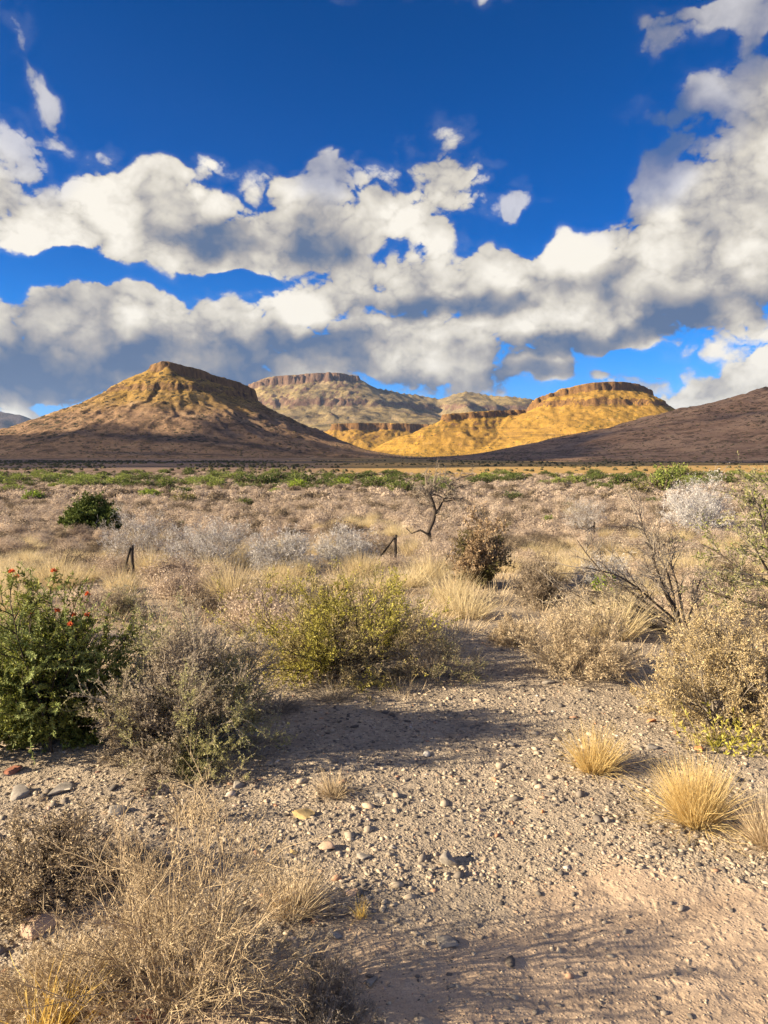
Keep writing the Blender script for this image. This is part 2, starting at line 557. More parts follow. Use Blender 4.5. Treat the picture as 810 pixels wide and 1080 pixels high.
def hill(name, crests, box, res, slope, reach, mat, rough=6.0, nscale=60.0, gully=0.0, cap_w=14.0, ledges=(), floor=-3.4, seed=1,
         gully_s=26.0, fine=0.75):
    x0, x1, y0, y1 = box
    nx, ny = int((x1 - x0) / res) + 1, int((y1 - y0) / (res * 1.25)) + 1
    X, Y = np.meshgrid(np.linspace(x0, x1, nx), np.linspace(y0, y1, ny))
    wx = X + nscale * 0.25 * fbm(X / nscale, Y / nscale, 4, seed)
    wy = Y + nscale * 0.25 * fbm(X / nscale, Y / nscale, 4, seed + 50)
    H = np.full(X.shape, -1e9)
    capn = 1 + 0.55 * fbm(X / 13.0, Y / 13.0, 4, seed + 9) + 0.45 * fbm(X / 70.0, Y / 70.0, 2, seed + 19)
    ANG = np.zeros(X.shape)
    off = 0.0
    for C in crests:
        seg = np.concatenate([[0], np.cumsum(np.hypot(np.diff(C[:, 0]), np.diff(C[:, 1])))]) + off
        off = seg[-1] + 300
        C = np.column_stack([C, seg])
        for (cx, cy, cz, cl, cs) in C:
            r = np.hypot(wx - cx, wy - cy)
            if cl > 0:
                w = cap_w * capn
                drop = cl * sstep(w, w + max(3.0, cl * 0.3), r) + 0.02 * r
                rr = np.maximum(0, r - w)
            else:
                drop = 0.0
                rr = r
            h = cz - drop - reach * (1 - np.exp(-rr * slope / reach))
            up = h > H
            H = np.where(up, h, H)
            ANG = np.where(up, cs + 90 * np.arctan2(wx - cx, cy - wy), ANG)
    top = H.max()
    rel = np.clip((H - floor) / (top - floor), 0, 1)
    mid = np.clip(4 * rel * (1 - rel), 0, 1)
    H = H + rough * mid * fbm(X / nscale, Y / nscale, 6, seed + 3, 0.55)
    if gully > 0:
        # channels running down the slope
        H = H + res * fine * mid * fbm(X / (res * 4.5), Y / (res * 4.5), 3, seed + 41, 0.7)
        gx = fbm(ANG / gully_s + 0.5 * fbm(X / 60, Y / 60, 3, seed), H / (gully_s * 8), 3, seed + 30)
        H = H - gully * mid * np.abs(gx) ** 0.7
    for (zl, a, w) in ledges:
        zz = zl + 3.0 * fbm(X / 120, Y / 120, 3, seed + 60)
        H = H + a * np.tanh((H - zz) / w) * np.exp(-((H - zz) / (a * 6)) ** 2)
    base = floor + 0.0 * X
    d = H - base
    k = 9.0
    H = base + np.where(d > 6 * k, d, k * np.log1p(np.exp(np.clip(d / k, -30, 30)))) - 0.6
    V = np.stack([X, Y, H], -1).reshape(-1, 3)
    # hidden back half and the buried skirt are dropped
    F = grid_faces(ny, nx)
    keep = H.ravel()[F].max(1) > floor - 0.3
    F = F[keep]
    used = np.unique(F)
    remap = np.full(len(V), -1)
    remap[used] = np.arange(len(used))
    me = mesh_np(name, V[used], remap[F], smooth=False)
    HILL_V.append(V[used])
    o = link(name, me, mat, kind='structure')
    return o


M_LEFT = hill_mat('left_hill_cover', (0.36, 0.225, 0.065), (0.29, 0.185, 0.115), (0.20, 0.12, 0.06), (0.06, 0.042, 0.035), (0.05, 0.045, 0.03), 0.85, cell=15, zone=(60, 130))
M_RIGHT = hill_mat('golden_hill_cover', (0.46, 0.27, 0.052), (0.38, 0.22, 0.05), (0.19, 0.105, 0.045), (0.06, 0.038, 0.028), (0.12, 0.10, 0.03), 0.6, k=0.8, cell=13, patchy=0.4)
M_DARK = hill_mat('scrub_hill_cover', (0.44, 0.285, 0.19), (0.34, 0.21, 0.14), (0.2, 0.13, 0.09), (0.08, 0.06, 0.05), (0.05, 0.04, 0.03), 0.85, k=2.6, cell=17)
M_FAR = hill_mat('far_hill_cover', (0.38, 0.28, 0.12), (0.28, 0.215, 0.12), (0.18, 0.115, 0.08), (0.12, 0.065, 0.05), (0.10, 0.085, 0.05), 0.45, k=0.3)
M_BLUE = hill_mat('distant_ridge_cover', (0.17, 0.12, 0.10), (0.13, 0.095, 0.08), (0.2, 0.12, 0.09), (0.1, 0.07, 0.06), (0.08, 0.06, 0.05), 0.4, k=0.2)

# pointed hill on the left
c1 = crest_points([(-160, 497, 1420, 0), (-60, 479, 1440, 0), (0, 460, 1460, 0), (40, 446, 1470, 0), (80, 429, 1480, 0), (120, 409, 1490, 0), (150, 393, 1500, 0), (158, 387, 1500, 0)], 70)
c2 = crest_points([(163, 384, 1500, 22), (175, 381, 1500, 22), (188, 384, 1512, 20), (200, 387, 1530, 18), (215, 391, 1560, 14), (232, 398, 1590, 14), (248, 404, 1615, 14), (264, 413, 1640, 10)], 34)
c3 = crest_points([(264, 416, 1640, 0), (290, 431, 1650, 0), (320, 448, 1650, 0), (345, 460, 1640, 0), (380, 474, 1620, 0), (420, 486, 1600, 0)], 40)
c4_ = crest_points([(176, 386, 1495, 0), (182, 412, 1425, 0), (204, 432, 1360, 0), (245, 448, 1300, 0), (300, 467, 1230, 0), (350, 478, 1180, 0), (405, 487, 1130, 0)], 50)
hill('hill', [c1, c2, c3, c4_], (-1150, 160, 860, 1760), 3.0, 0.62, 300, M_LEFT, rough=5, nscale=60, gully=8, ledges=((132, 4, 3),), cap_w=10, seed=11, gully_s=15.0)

# flat-topped golden butte on the right
b1 = crest_points([(398, 486, 2150, 0), (430, 470, 2140, 0), (450, 452, 2130, 0), (461, 442, 2120, 0)], 24)
b2 = crest_points([(466, 436, 2110, 14), (490, 434, 2120, 15), (520, 432, 2150, 15), (552, 430, 2200, 13)], 30)
b3 = crest_points([(560, 427, 2190, 12), (575, 420, 2190, 14), (590, 411, 2185, 18), (605, 407, 2180, 18), (622, 404, 2170, 20), (640, 403, 2175, 21), (658, 403, 2190, 21), (672, 405, 2215, 19), (684, 411, 2250, 18)], 46)
b5 = crest_points([(600, 408, 2240, 20), (640, 404, 2260, 20), (672, 406, 2290, 20)], 20)
b4 = crest_points([(688, 417, 2260, 0), (703, 431, 2270, 0), (718, 440, 2280, 0), (760, 462, 2290, 0), (800, 480, 2300, 0)], 26)
b6 = crest_points([(545, 438, 2130, 0), (535, 455, 2040, 0), (520, 474, 1900, 0)], 20)
hill('hill', [b1, b2, b3, b4, b5, b6], (-160, 1260, 1560, 2560), 4.0, 0.60, 330, M_RIGHT, rough=1.6, nscale=140, gully=2, fine=0.35, ledges=((152, 6, 3.5),), cap_w=15, seed=31, gully_s=40)

# dark scrub slope coming in from the right
d1 = crest_points([(470, 497, 820, 0), (520, 492, 830, 0), (560, 485, 840, 0), (620, 471, 850, 0), (660, 459, 860, 0), (700, 447, 870, 0), (740, 436, 880, 0), (780, 422, 890, 0), (812, 410, 900, 0), (900, 385, 920, 0), (1000, 362, 950, 0), (1100, 350, 980, 0)], 130)
hill('hill', [d1], (-260, 1500, 60, 1300), 3.4, 0.27, 700, M_DARK, rough=3.0, nscale=60, gully=2.0, seed=51)

# low mesa between the two
e1 = crest_points([(338, 462, 3000, 0), (346, 453, 3000, 0)], 8)
e2 = crest_points([(352, 447, 3000, 20), (380, 446, 2980, 22), (405, 446, 3000, 22), (440, 447, 3040, 22), (470, 448, 3080, 22)], 34)
hill('hill', [e1, e2], (-560, 620, 2450, 3300), 6.0, 0.55, 300, M_RIGHT, rough=14, nscale=160, cap_w=22, gully=8, seed=71, gully_s=80)

# big mesa far behind
f1 = crest_points([(262, 425, 5000, 0), (268, 412, 5000, 0)], 6)
f2 = crest_points([(275, 404, 5000, 40), (292, 397, 4980, 46), (320, 394, 4970, 48), (350, 393, 4980, 46), (366, 396, 5050, 36)], 22)
f3 = crest_points([(372, 398, 5080, 0), (388, 407, 5130, 0), (410, 411, 5200, 0), (440, 414, 5250, 0), (468, 420, 5300, 0), (482, 414, 5300, 0), (496, 412, 5300, 0), (520, 416, 5350, 0), (560, 421, 5400, 0), (620, 428, 5500, 0), (700, 445, 5600, 0)], 50)
f4 = crest_points([(320, 404, 4900, 0), (330, 425, 4550, 0), (345, 438, 4250, 0)], 14)
f5 = crest_points([(290, 410, 4920, 0), (285, 428, 4600, 0), (270, 440, 4300, 0)], 12)
f6 = crest_points([(400, 414, 5150, 0), (410, 428, 4750, 0), (430, 438, 4400, 0)], 12)
f7 = crest_points([(490, 416, 5280, 0), (500, 430, 4800, 0), (520, 440, 4500, 0)], 12)
hill('hill', [f1, f2, f3, f4, f5, f6, f7], (-1900, 2600, 3500, 6000), 13.0, 0.55, 620, M_FAR, rough=34, nscale=420, gully=12, cap_w=50, seed=91, gully_s=180, ledges=((330, 14, 8),))

# clouds outside the picture, over the left of the plain: their shade lies on the dark slope and on the foot of the pointed hill
def cloud(cx, cy, rx, ry, alt, seed):
    back = alt / -LDIR.z
    x0, y0 = cx - LDIR.x * back, cy - LDIR.y * back
    n = 90
    th = np.linspace(0, 2 * np.pi, 120, endpoint=False)
    ph = np.linspace(-np.pi / 2, np.pi / 2, 50)
    TH, PH = np.meshgrid(th, ph)
    ex = np.cos(PH) * np.cos(TH); ey = np.cos(PH) * np.sin(TH); ez = np.sin(PH)
    lump = 1 + 0.55 * fbm(2.2 * np.cos(TH) + 7 + 1.1 * PH, 2.2 * np.sin(TH) + 3 - 1.1 * PH, 5, seed)
    hz = np.where(ez > 0, 1.0, 0.25)
    X = x0 + rx * ex * lump; Y = y0 + ry * ey * lump; Z = alt + 130 * ez * lump * hz
    me = mesh_np('cloud', np.stack([X, Y, Z], -1).reshape(-1, 3), grid_faces(50, 120, True), smooth=True)
    return link('cloud', me, M_CLOUD, kind='structure')


M_CLOUD, T = new_mat('cloud_white')
# thin enough to let some of the sunlight through
df = T.n('ShaderNodeBsdfDiffuse', ins={'Color': (0.85, 0.85, 0.85, 1.0)})
tp = T.n('ShaderNodeBsdfTransparent')
mx = T.n('ShaderNodeMixShader', ins={0: 0.48})
T.t.links.new(df.outputs[0], mx.inputs[1]); T.t.links.new(tp.outputs[0], mx.inputs[2])
T.t.links.new(mx.outputs[0], T.n('ShaderNodeOutputMaterial').inputs[0])
cloud(560, 800, 560, 330, 700, 5)
cloud(1150, 850, 300, 330, 700, 6)
cloud(-300, 860, 470, 440, 700, 7)
cloud(-950, 560, 420, 330, 700, 8)
cloud(-260, 400, 300, 170, 700, 9)

# faint ridge at the far left
g1 = crest_points([(-300, 436, 9000, 0), (-120, 428, 9000, 0), (-60, 428, 9000, 0), (0, 432, 9000, 0), (22, 436, 9000, 0), (50, 442, 9000, 0), (90, 452, 9000, 0), (150, 466, 9000, 0), (210, 478, 9000, 0)], 60)
hill('hill', [g1], (-10500, -1200, 7400, 10200), 45.0, 0.5, 700, M_BLUE, rough=80, nscale=900, gully=40, seed=111, gully_s=260)
# ------------------------------------------------------------------ growing plants
def unit(v):
    return v / np.maximum(np.linalg.norm(v, axis=-1, keepdims=True), 1e-9)


def grow(rng, P0, D, L, nseg, wob=0.25, lift=0.0):
    """polylines from P0 along D; lift > 0 bends up, < 0 droops. -> (n, nseg+1, 3)"""
    n = len(P0)
    pts = np.empty((n, nseg + 1, 3))
    pts[:, 0] = P0
    d = unit(D)
    for k in range(nseg):
        d = unit(d + rng.normal(0, wob, (n, 3)) + np.array([0, 0, lift]))
        pts[:, k + 1] = pts[:, k] + d * (np.asarray(L).reshape(-1, 1) / nseg)
    return pts


def spawn(rng, pts, k, t0, t1, ang, out=0.0):
    """k children on every polyline -> positions, directions, fraction along parent"""
    n, m, _ = pts.shape
    idx = np.repeat(np.arange(n), k)
    t = rng.uniform(t0, t1, len(idx)) * (m - 1)
    i = np.minimum(t.astype(int), m - 2)
    f = (t - i)[:, None]
    a, b = pts[idx, i], pts[idx, i + 1]
    P = a + (b - a) * f
    d = unit(b - a)
    perp = unit(np.cross(d, rng.normal(0, 1, d.shape)))
    an = ang * rng.uniform(0.6, 1.3, len(idx))[:, None]
    D = d * np.cos(an) + perp * np.sin(an)
    return P, D, t / (m - 1), idx


def tubes(pts, r0, r1, sides=3):
    n, m, _ = pts.shape
    r0 = np.broadcast_to(np.asarray(r0, float), (n,)); r1 = np.broadcast_to(np.asarray(r1, float), (n,))
    d = np.empty_like(pts)
    d[:, 1:-1] = pts[:, 2:] - pts[:, :-2] if m > 2 else 0
    d[:, 0] = pts[:, 1] - pts[:, 0]
    d[:, -1] = pts[:, -1] - pts[:, -2]
    d = unit(d)
    ref = np.where(np.abs(d[..., 2:3]) > 0.9, np.array([1.0, 0, 0]), np.array([0, 0, 1.0]))
    u = unit(np.cross(d, ref))
    v = np.cross(d, u)
    rad = r0[:, None] + (r1 - r0)[:, None] * np.linspace(0, 1, m)[None]
    a = np.arange(sides) * 2 * np.pi / sides
    ring = u[:, :, None] * np.cos(a)[None, None, :, None] + v[:, :, None] * np.sin(a)[None, None, :, None]
    V = pts[:, :, None] + ring * rad[:, :, None, None]
    f = grid_faces(m, sides, True)
    F = (f[None] + (np.arange(n) * m * sides)[:, None, None]).reshape(-1, 4)
    return V.reshape(-1, 3), F


def ribbons(rng, pts, w0, w1=0.0):
    """flat blades along polylines"""
    n, m, _ = pts.shape
    d = unit(pts[:, -1] - pts[:, 0])
    s = unit(np.cross(d, rng.normal(0, 1, d.shape)))[:, None]
    w = np.broadcast_to(np.asarray(w0, float), (n,))[:, None] * (1 - np.linspace(0, 1, m))[None] + np.asarray(w1) * np.linspace(0, 1, m)[None]
    V = np.stack([pts - s * w[..., None] / 2, pts + s * w[..., None] / 2], 2)
    f = grid_faces(m, 2)
    F = (f[None] + (np.arange(n) * m * 2)[:, None, None]).reshape(-1, 4)
    return V.reshape(-1, 3), F


def leaves(rng, P, D, L, W):
    """kite-shaped leaves at P pointing along D"""
    n = len(P)
    D = unit(D)
    s = unit(np.cross(D, rng.normal(0, 1, D.shape)))
    L = np.broadcast_to(np.asarray(L, float), (n,))[:, None]
    W = np.broadcast_to(np.asarray(W, float), (n,))[:, None]
    V = np.stack([P, P + D * L * 0.45 + s * W / 2, P + D * L, P + D * L * 0.45 - s * W / 2], 1)
    F = np.arange(n * 4).reshape(n, 4)
    return V.reshape(-1, 3), F


def cat(*vf):
    V, F, o = [], [], 0
    for v, f in vf:
        V.append(v); F.append(f + o); o += len(v)
    return np.concatenate(V), np.concatenate(F)


def dome_dirs(rng, n, up=0.25, spread=1.0):
    a = rng.uniform(0, 2 * np.pi, n)
    c = rng.uniform(up, 1.0, n)
    s = np.sqrt(1 - c * c) * spread
    return unit(np.stack([np.cos(a) * s, np.sin(a) * s, c], -1))


# colours of the dry plants
M_BARK = island_mat('dark_bark', [(0.045, 0.035, 0.03), (0.09, 0.07, 0.055)], 0.95)
M_GREYTWIG = island_mat('grey_twig', [(0.14, 0.115, 0.095), (0.27, 0.23, 0.19), (0.36, 0.31, 0.25)], 0.95)
M_DRYTWIG = island_mat('dry_twig', [(0.26, 0.195, 0.125), (0.45, 0.35, 0.225), (0.62, 0.49, 0.32)], 0.9, 0.1)
M_PINKTWIG = island_mat('pinkish_dry_twig', [(0.19, 0.14, 0.115), (0.37, 0.29, 0.23), (0.56, 0.455, 0.36), (0.64, 0.52, 0.39)], 0.9, 0.3, objvar=0.4, drift=0.7)
M_WHITETWIG = island_mat('pale_grey_twig', [(0.36, 0.335, 0.33), (0.54, 0.515, 0.505), (0.70, 0.675, 0.66)], 0.9, 0.1)
M_BROWNTWIG = island_mat('brown_twig', [(0.13, 0.10, 0.075), (0.24, 0.19, 0.14), (0.36, 0.29, 0.21)], 0.95)
M_STRAW = island_mat('straw', [(0.50, 0.37, 0.16), (0.68, 0.51, 0.23), (0.74, 0.60, 0.33)], 0.75, 0.35, objvar=0.3, drift=0.4)
M_PALESTRAW = island_mat('pale_straw', [(0.40, 0.31, 0.18), (0.60, 0.49, 0.29), (0.70, 0.60, 0.40)], 0.75, 0.35, objvar=0.5, drift=0.6)
M_GOLD = island_mat('golden_stalk', [(0.50, 0.33, 0.08), (0.66, 0.45, 0.12), (0.72, 0.55, 0.20)], 0.7, 0.3)
M_GREEN = island_mat('dark_green_leaf', [(0.035, 0.052, 0.010), (0.09, 0.115, 0.018), (0.20, 0.215, 0.032), (0.38, 0.37, 0.08)], 0.6, 0.3, patch=((0.16, 0.19, 0.03), (0.38, 0.40, 0.11)), pscale=2.2, spec=0.3)
M_FROND = island_mat('pale_green_frond', [(0.22, 0.27, 0.08), (0.42, 0.46, 0.18)], 0.6, 0.25)
M_OLIVE = island_mat('olive_leaf', [(0.11, 0.11, 0.035), (0.20, 0.19, 0.065), (0.30, 0.27, 0.10)], 0.7, 0.25)
M_GREYOLIVE = island_mat('grey_olive_leaf', [(0.27, 0.225, 0.165), (0.48, 0.40, 0.30), (0.64, 0.54, 0.40)], 0.85, 0.35, patch=((0.28, 0.28, 0.11), (0.56, 0.53, 0.26)), pscale=2.6)
M_YELLOW = island_mat('yellow_green_leaf', [(0.24, 0.22, 0.04), (0.48, 0.43, 0.08), (0.66, 0.59, 0.16)], 0.6, 0.3, patch=((0.32, 0.26, 0.14), (0.54, 0.44, 0.24)), pscale=3.0)
M_BLOND = island_mat('blond_twig', [(0.40, 0.30, 0.19), (0.62, 0.49, 0.32), (0.76, 0.63, 0.43)], 0.85, 0.2)
M_TAN = island_mat('tan_leaf', [(0.34, 0.25, 0.13), (0.54, 0.42, 0.22), (0.68, 0.55, 0.32)], 0.85, 0.2)
M_BUSHGREEN = island_mat('bush_green_leaf', [(0.05, 0.075, 0.02), (0.10, 0.135, 0.03), (0.17, 0.20, 0.05)], 0.7, 0.2, objvar=0.5)
M_BRIGHT = island_mat('fresh_green_leaf', [(0.13, 0.20, 0.03), (0.28, 0.38, 0.04), (0.42, 0.50, 0.07)], 0.6, 0.3, objvar=0.5)
M_FLOWER = island_mat('orange_petal', [(0.62, 0.13, 0.05), (0.75, 0.22, 0.08)], 0.6, 0.3)


def thing(name, label, cat_, loc, rz=0.0, group=None, scale=None):
    o = bpy.data.objects.new(name, None)
    o.empty_display_size = 0.1
    COL.objects.link(o)
    o.location = loc
    o.rotation_euler = (0, 0, rz)
    if scale is not None:
        o.scale = scale if hasattr(scale, '__len__') else (scale,) * 3
    o['label'] = label
    o['category'] = cat_
    if group:
        o['group'] = group
    return o


def part(name, vf, mat, parent, smooth=False):
    me = mesh_np(name, vf[0], vf[1], smooth)
    return link(name, me, mat, parent)


def skeleton(rng, n0, H, W, r, lean=(0, 0), up=0.2, kids=(6, 6), ang=0.6, wob=0.16, lift=0.05, base=0.06, frac=(0.55, 0.4)):
    """stems and two generations of branches filling a dome of height H and half-width W"""
    D = dome_dirs(rng, n0, up)
    tgt = D * np.array([W, W, H]) * rng.uniform(0.7, 1.0, (n0, 1)) + np.array([lean[0], lean[1], 0])
    P0 = np.stack([rng.normal(0, base, n0), rng.normal(0, base, n0), np.full(n0, -0.03)], -1)
    L = np.linalg.norm(tgt, axis=1)
    g0 = grow(rng, P0, tgt, L, 6, wob, lift)
    out = [(g0, r, r * 0.35)]
    P, Dd, t, idx = spawn(rng, g0, kids[0], 0.25, 1.0, ang)
    L1 = L[idx] * frac[0] * rng.uniform(0.5, 1.0, len(P)) * (1.15 - 0.5 * t)
    g1 = grow(rng, P, Dd, L1, 4, wob * 1.2, lift)
    out.append((g1, r * 0.42, r * 0.18))
    P, Dd, t, idx2 = spawn(rng, g1, kids[1], 0.2, 1.0, ang)
    L2 = L1[idx2] * frac[1] * rng.uniform(0.5, 1.1, len(P))
    g2 = grow(rng, P, Dd, L2, 3, wob * 1.3, lift)
    out.append((g2, r * 0.2, r * 0.1))
    return out


def clear(g, z=0.0):
    """nothing dips into the soil"""
    g[..., 2] = np.where(g[..., 2] < z, z + 0.3 * np.abs(g[..., 2] - z), g[..., 2])
    return g


def stems_mesh(sk, fine=True):
    parts = []
    for i, (g, a, b) in enumerate(sk):
        parts.append(tubes(clear(g, -0.03 if i == 0 else 0.0), a, b, 4 if i == 0 else 3))
    return cat(*parts)


def leafy(rng, g, k, L, W, ang=0.9, t0=0.1, lvar=0.5):
    P, D, t, idx = spawn(rng, g, k, t0, 1.0, ang)
    l = L * rng.uniform(1 - lvar, 1 + lvar, len(P))
    return leaves(rng, P, D, l, l * W / L)


def place(px, py):
    x, y, z = ground_at(px, py)
    return (x, y, z - 0.01), y


def px2m(px_size, Y):
    return px_size / FPX * Y


# ---- generic shrub: stems + foliage, sized from its width and height
def shrub(name, label, cat_, px, py, wpx, hpx, seed, stem_mat, leaf_mat, n0=22, kids=(7, 7), leaf=(0.018, 0.007), lk=4, r=0.006,
          twig=None, up=0.12, wob=0.16, ang=0.6, lift=0.05, leafs=True, depth=1.0, dens=1, group=None, frac=(0.55, 0.45)):
    rng = np.random.default_rng(seed)
    loc, Y = place(px, py)
    W, H = px2m(wpx, Y) / 2 * 0.94, px2m(hpx, Y) * 0.92
    loc = (loc[0], loc[1] + W * 0.6 * depth, float(zg(loc[0], loc[1] + W * 0.6 * depth)) - 0.01)
    k = 1 + W * 0.6 * depth / Y
    W *= k; H *= k
    t = thing(name, label, cat_, loc, group=group)
    sk = skeleton(rng, n0, H, W, r, up=up, kids=kids, ang=ang, wob=wob, lift=lift, base=W * 0.10, frac=frac)
    part('stems', stems_mesh(sk), stem_mat, t)
    if leafs:
        vf = leafy(rng, sk[2][0], lk, leaf[0], leaf[1])
        vf2 = leafy(rng, sk[1][0], lk, leaf[0], leaf[1])
        vf = cat(vf, vf2)
        vf[0][:, 2] = np.maximum(vf[0][:, 2], 0.0)
        part('foliage', vf, leaf_mat, t)
    return t, sk, rng, W, H


# ---- grass tuft made of bent blades
def tuft_vf(rng, n, H, W, w, lean=(0, 0), droop=-0.10, spread=0.5, base=0.3):
    a = rng.uniform(0, 2 * np.pi, n)
    rr = np.sqrt(rng.uniform(0, 1, n))
    P0 = np.stack([np.cos(a) * rr * W * base, np.sin(a) * rr * W * base, np.full(n, -0.01)], -1)
    D = np.stack([np.cos(a) * rr * spread + lean[0], np.sin(a) * rr * spread + lean[1], np.ones(n)], -1) + rng.normal(0, 0.1, (n, 3))
    L = H * rng.uniform(0.28, 1.12, n) * (1.05 - 0.2 * rr)
    g = grow(rng, P0, D, L, 4, 0.10, droop)
    g = clear(g, -0.01)
    return ribbons(rng, g, w * rng.uniform(0.6, 1.3, n), w * 0.15)


def tuft(name, label, cat_, px, py, wpx, hpx, seed, mat, n=500, w=0.004, lean=(0, 0), droop=-0.08, spread=0.45, seeds=False, base=0.35):
    rng = np.random.default_rng(seed)
    loc, Y = place(px, py)
    W, H = px2m(wpx, Y) / 2, px2m(hpx, Y)
    t = thing(name, label, cat_, loc)
    part('blades', tuft_vf(rng, n, H, W, w, lean, droop, spread * W / (0.45 * H), base), mat, t)
    # stray blades, bent and leaning out
    k_ = max(8, n // 9)
    a_ = rng.uniform(0, 6.28, k_)
    g_ = grow(rng, np.stack([np.cos(a_) * W * 0.3, np.sin(a_) * W * 0.3, np.zeros(k_)], -1), np.stack([np.cos(a_) * 0.9, np.sin(a_) * 0.9, rng.uniform(0.3, 1.2, k_)], -1), H * rng.uniform(0.5, 1.15, k_), 5, 0.22, -0.16)
    part('stray_blades', ribbons(rng, clear(g_), w * 0.9, w * 0.2), mat, t)
    # the dead matted foot of the tuft
    m = max(60, n // 4)
    part('dead_thatch', tuft_vf(rng, m, H * 0.35, W, w, (0, 0), -0.15, 1.3 * W / (0.45 * H), base * 1.2), M_GREYTWIG, t)
    return t


# ------------------------------------------------------------------ bushes one can tell apart
# 1 green bush at the left edge
rng = np.random.default_rng(1)
loc, Y = place(25, 806)
W, H = px2m(92, Y) * 0.72, px2m(196, Y) * 0.98
t = thing('green_shrub', 'large dense dark green shrub with orange flowers on top', 'shrub', (loc[0] - 0.02, loc[1] + 0.42, float(zg(loc[0], loc[1] + .42))))
sk = skeleton(rng, 70, H * 1.0, W, 0.009, up=0.0, kids=(10, 9), ang=0.65, wob=0.18, lift=0.03, base=0.12)
part('stems', stems_mesh(sk), M_BARK, t)
vf = cat(leafy(rng, sk[2][0], 19, 0.019, 0.0065), leafy(rng, sk[1][0], 18, 0.019, 0.0065))
vf[0][:, 2] = np.maximum(vf[0][:, 2], 0.0)
part('foliage', vf, M_GREEN, t)
# pale ferny sprays arching out over the front
P, D, tt, idx = spawn(rng, sk[0][0], 5, 0.5, 1.0, 0.5)
keep = (P[:, 1] < 0.35) & (P[:, 2] > 0.2)
P, D = P[keep], D[keep]
sp = grow(rng, P, D + np.array([0.3, -0.5, 0.25]), rng.uniform(0.2, 0.42, len(P)), 7, 0.10, -0.05)
a, b = tubes(sp, 0.003, 0.001, 3), leafy(rng, sp, 90, 0.017, 0.005, 1.1, 0.02)
part('fern_sprays', cat(a, b), M_FROND, t)
top = sk[1][0][:, -1]
top = top[(top[:, 2] > H * 0.7)]
for i in rng.choice(len(top), 11, replace=False):
    c = top[i] + np.array([0, -0.02, 0.03])
    n = 26
    part('flower', leaves(rng, np.repeat(c[None], n, 0), dome_dirs(rng, n, -0.2), 0.022, 0.012), M_FLOWER, t)

# 2 grey-brown and olive bush left of the path
t2, sk2, rng2, W2, H2 = shrub('dry_shrub', 'big rounded grey-brown shrub with an olive patch, between green shrub and path', 'shrub', 194, 806, 215, 172, 2, M_GREYTWIG, M_GREYOLIVE,
      n0=84, kids=(10, 10), leaf=(0.011, 0.004), lk=14, r=0.006, up=0.02, depth=0.8)
# 3 yellow-green shrub beyond it
shrub('yellow_green_shrub', 'wide yellow-green shrub with thin dark branches at the head of the stony clearing', 'shrub', 350, 722, 275, 104, 3, M_BARK, M_YELLOW,
      n0=60, kids=(10, 9), leaf=(0.016, 0.0055), lk=12, r=0.006, up=0.03, depth=0.8)
# long bare whips out of it
shrub('brown_shrub', 'low grey-brown twiggy shrub right of the yellow-green shrub', 'shrub', 456, 722, 125, 62, 4, M_BROWNTWIG, M_GREYOLIVE,
      n0=40, kids=(8, 8), leaf=(0.012, 0.004), lk=3, r=0.004, up=0.0, depth=0.8)
shrub('blond_shrub', 'small blond twiggy shrub at the far end of the clearing', 'shrub', 545, 682, 62, 40, 34, M_BROWNTWIG, M_BLOND, n0=40, kids=(8, 8), leaf=(0.022, 0.003), lk=5, r=0.004, up=0.03, ang=0.45, depth=0.8)
shrub('blond_shrub', 'round blond twiggy shrub on the right of the clearing', 'shrub', 617, 722, 150, 100, 5, M_BROWNTWIG, M_BLOND,
      n0=60, kids=(9, 9), leaf=(0.022, 0.003), lk=5, r=0.004, up=0.05, ang=0.45, depth=0.8)
shrub('golden_shrub', 'large tan shrub with fresh yellow-green shoots low down, right edge of clearing', 'shrub', 780, 775, 195, 145, 6, M_GREYTWIG, M_TAN,
      n0=56, kids=(10, 10), leaf=(0.012, 0.0042), lk=15, r=0.006, up=0.0, depth=0.8)
t6 = bpy.data.objects['golden_shrub']
rng = np.random.default_rng(66)
g = grow(rng, np.stack([rng.uniform(-0.35, 0.25, 60), rng.uniform(-0.62, -0.3, 60), np.full(60, 0.0)], -1), dome_dirs(rng, 60, 0.5), rng.uniform(0.1, 0.3, 60), 4, 0.2, 0)
part('new_shoots', cat(tubes(g, 0.003, 0.001), leafy(rng, g, 22, 0.024, 0.009)), M_YELLOW, t6)


# 7 bare dark thorn shrub
rng = np.random.default_rng(7)
loc, Y = place(722, 668)
t = thing('bare_thorn_shrub', 'leafless thorny shrub with dark arching branches leaning left', 'shrub', loc)
s_ = px2m(1, Y)
D = np.array([[-1.0, 0.1, 0.75], [-0.75, -0.2, 0.9], [-0.45, 0.3, 1.1], [-0.25, 0.0, 1.3], [0.1, 0.2, 1.2], [-0.9, 0.3, 0.45], [-1.1, -0.1, 0.35], [0.35, 0.1, 0.9], [-0.85, -0.5, 0.8], [-0.6, -0.5, 1.1], [-1.0, 0.2, 0.55]])
L = np.array([140, 150, 140, 130, 100, 130, 140, 70, 150, 135, 120]) * s_
g0 = grow(rng, np.zeros((11, 3)) + rng.normal(0, 0.05, (11, 3)) * [1, 1, 0], D * [1, 1, 1.25], L, 9, 0.10, -0.035)
P, Dd, tt, idx = spawn(rng, g0, 17, 0.2, 1, 0.6)
L1 = L[idx] * 0.36 * rng.uniform(0.4, 1.1, len(P))
g1 = grow(rng, P, Dd, L1, 5, 0.2, 0.02)
P, Dd, tt, idx = spawn(rng, g1, 6, 0.15, 1, 0.8)
g2 = grow(rng, P, Dd, L1[idx] * 0.4 * rng.uniform(0.4, 1.1, len(P)), 3, 0.2, 0.02)
P, Dd, tt, idx = spawn(rng, g2, 3, 0.1, 1, 1.1)
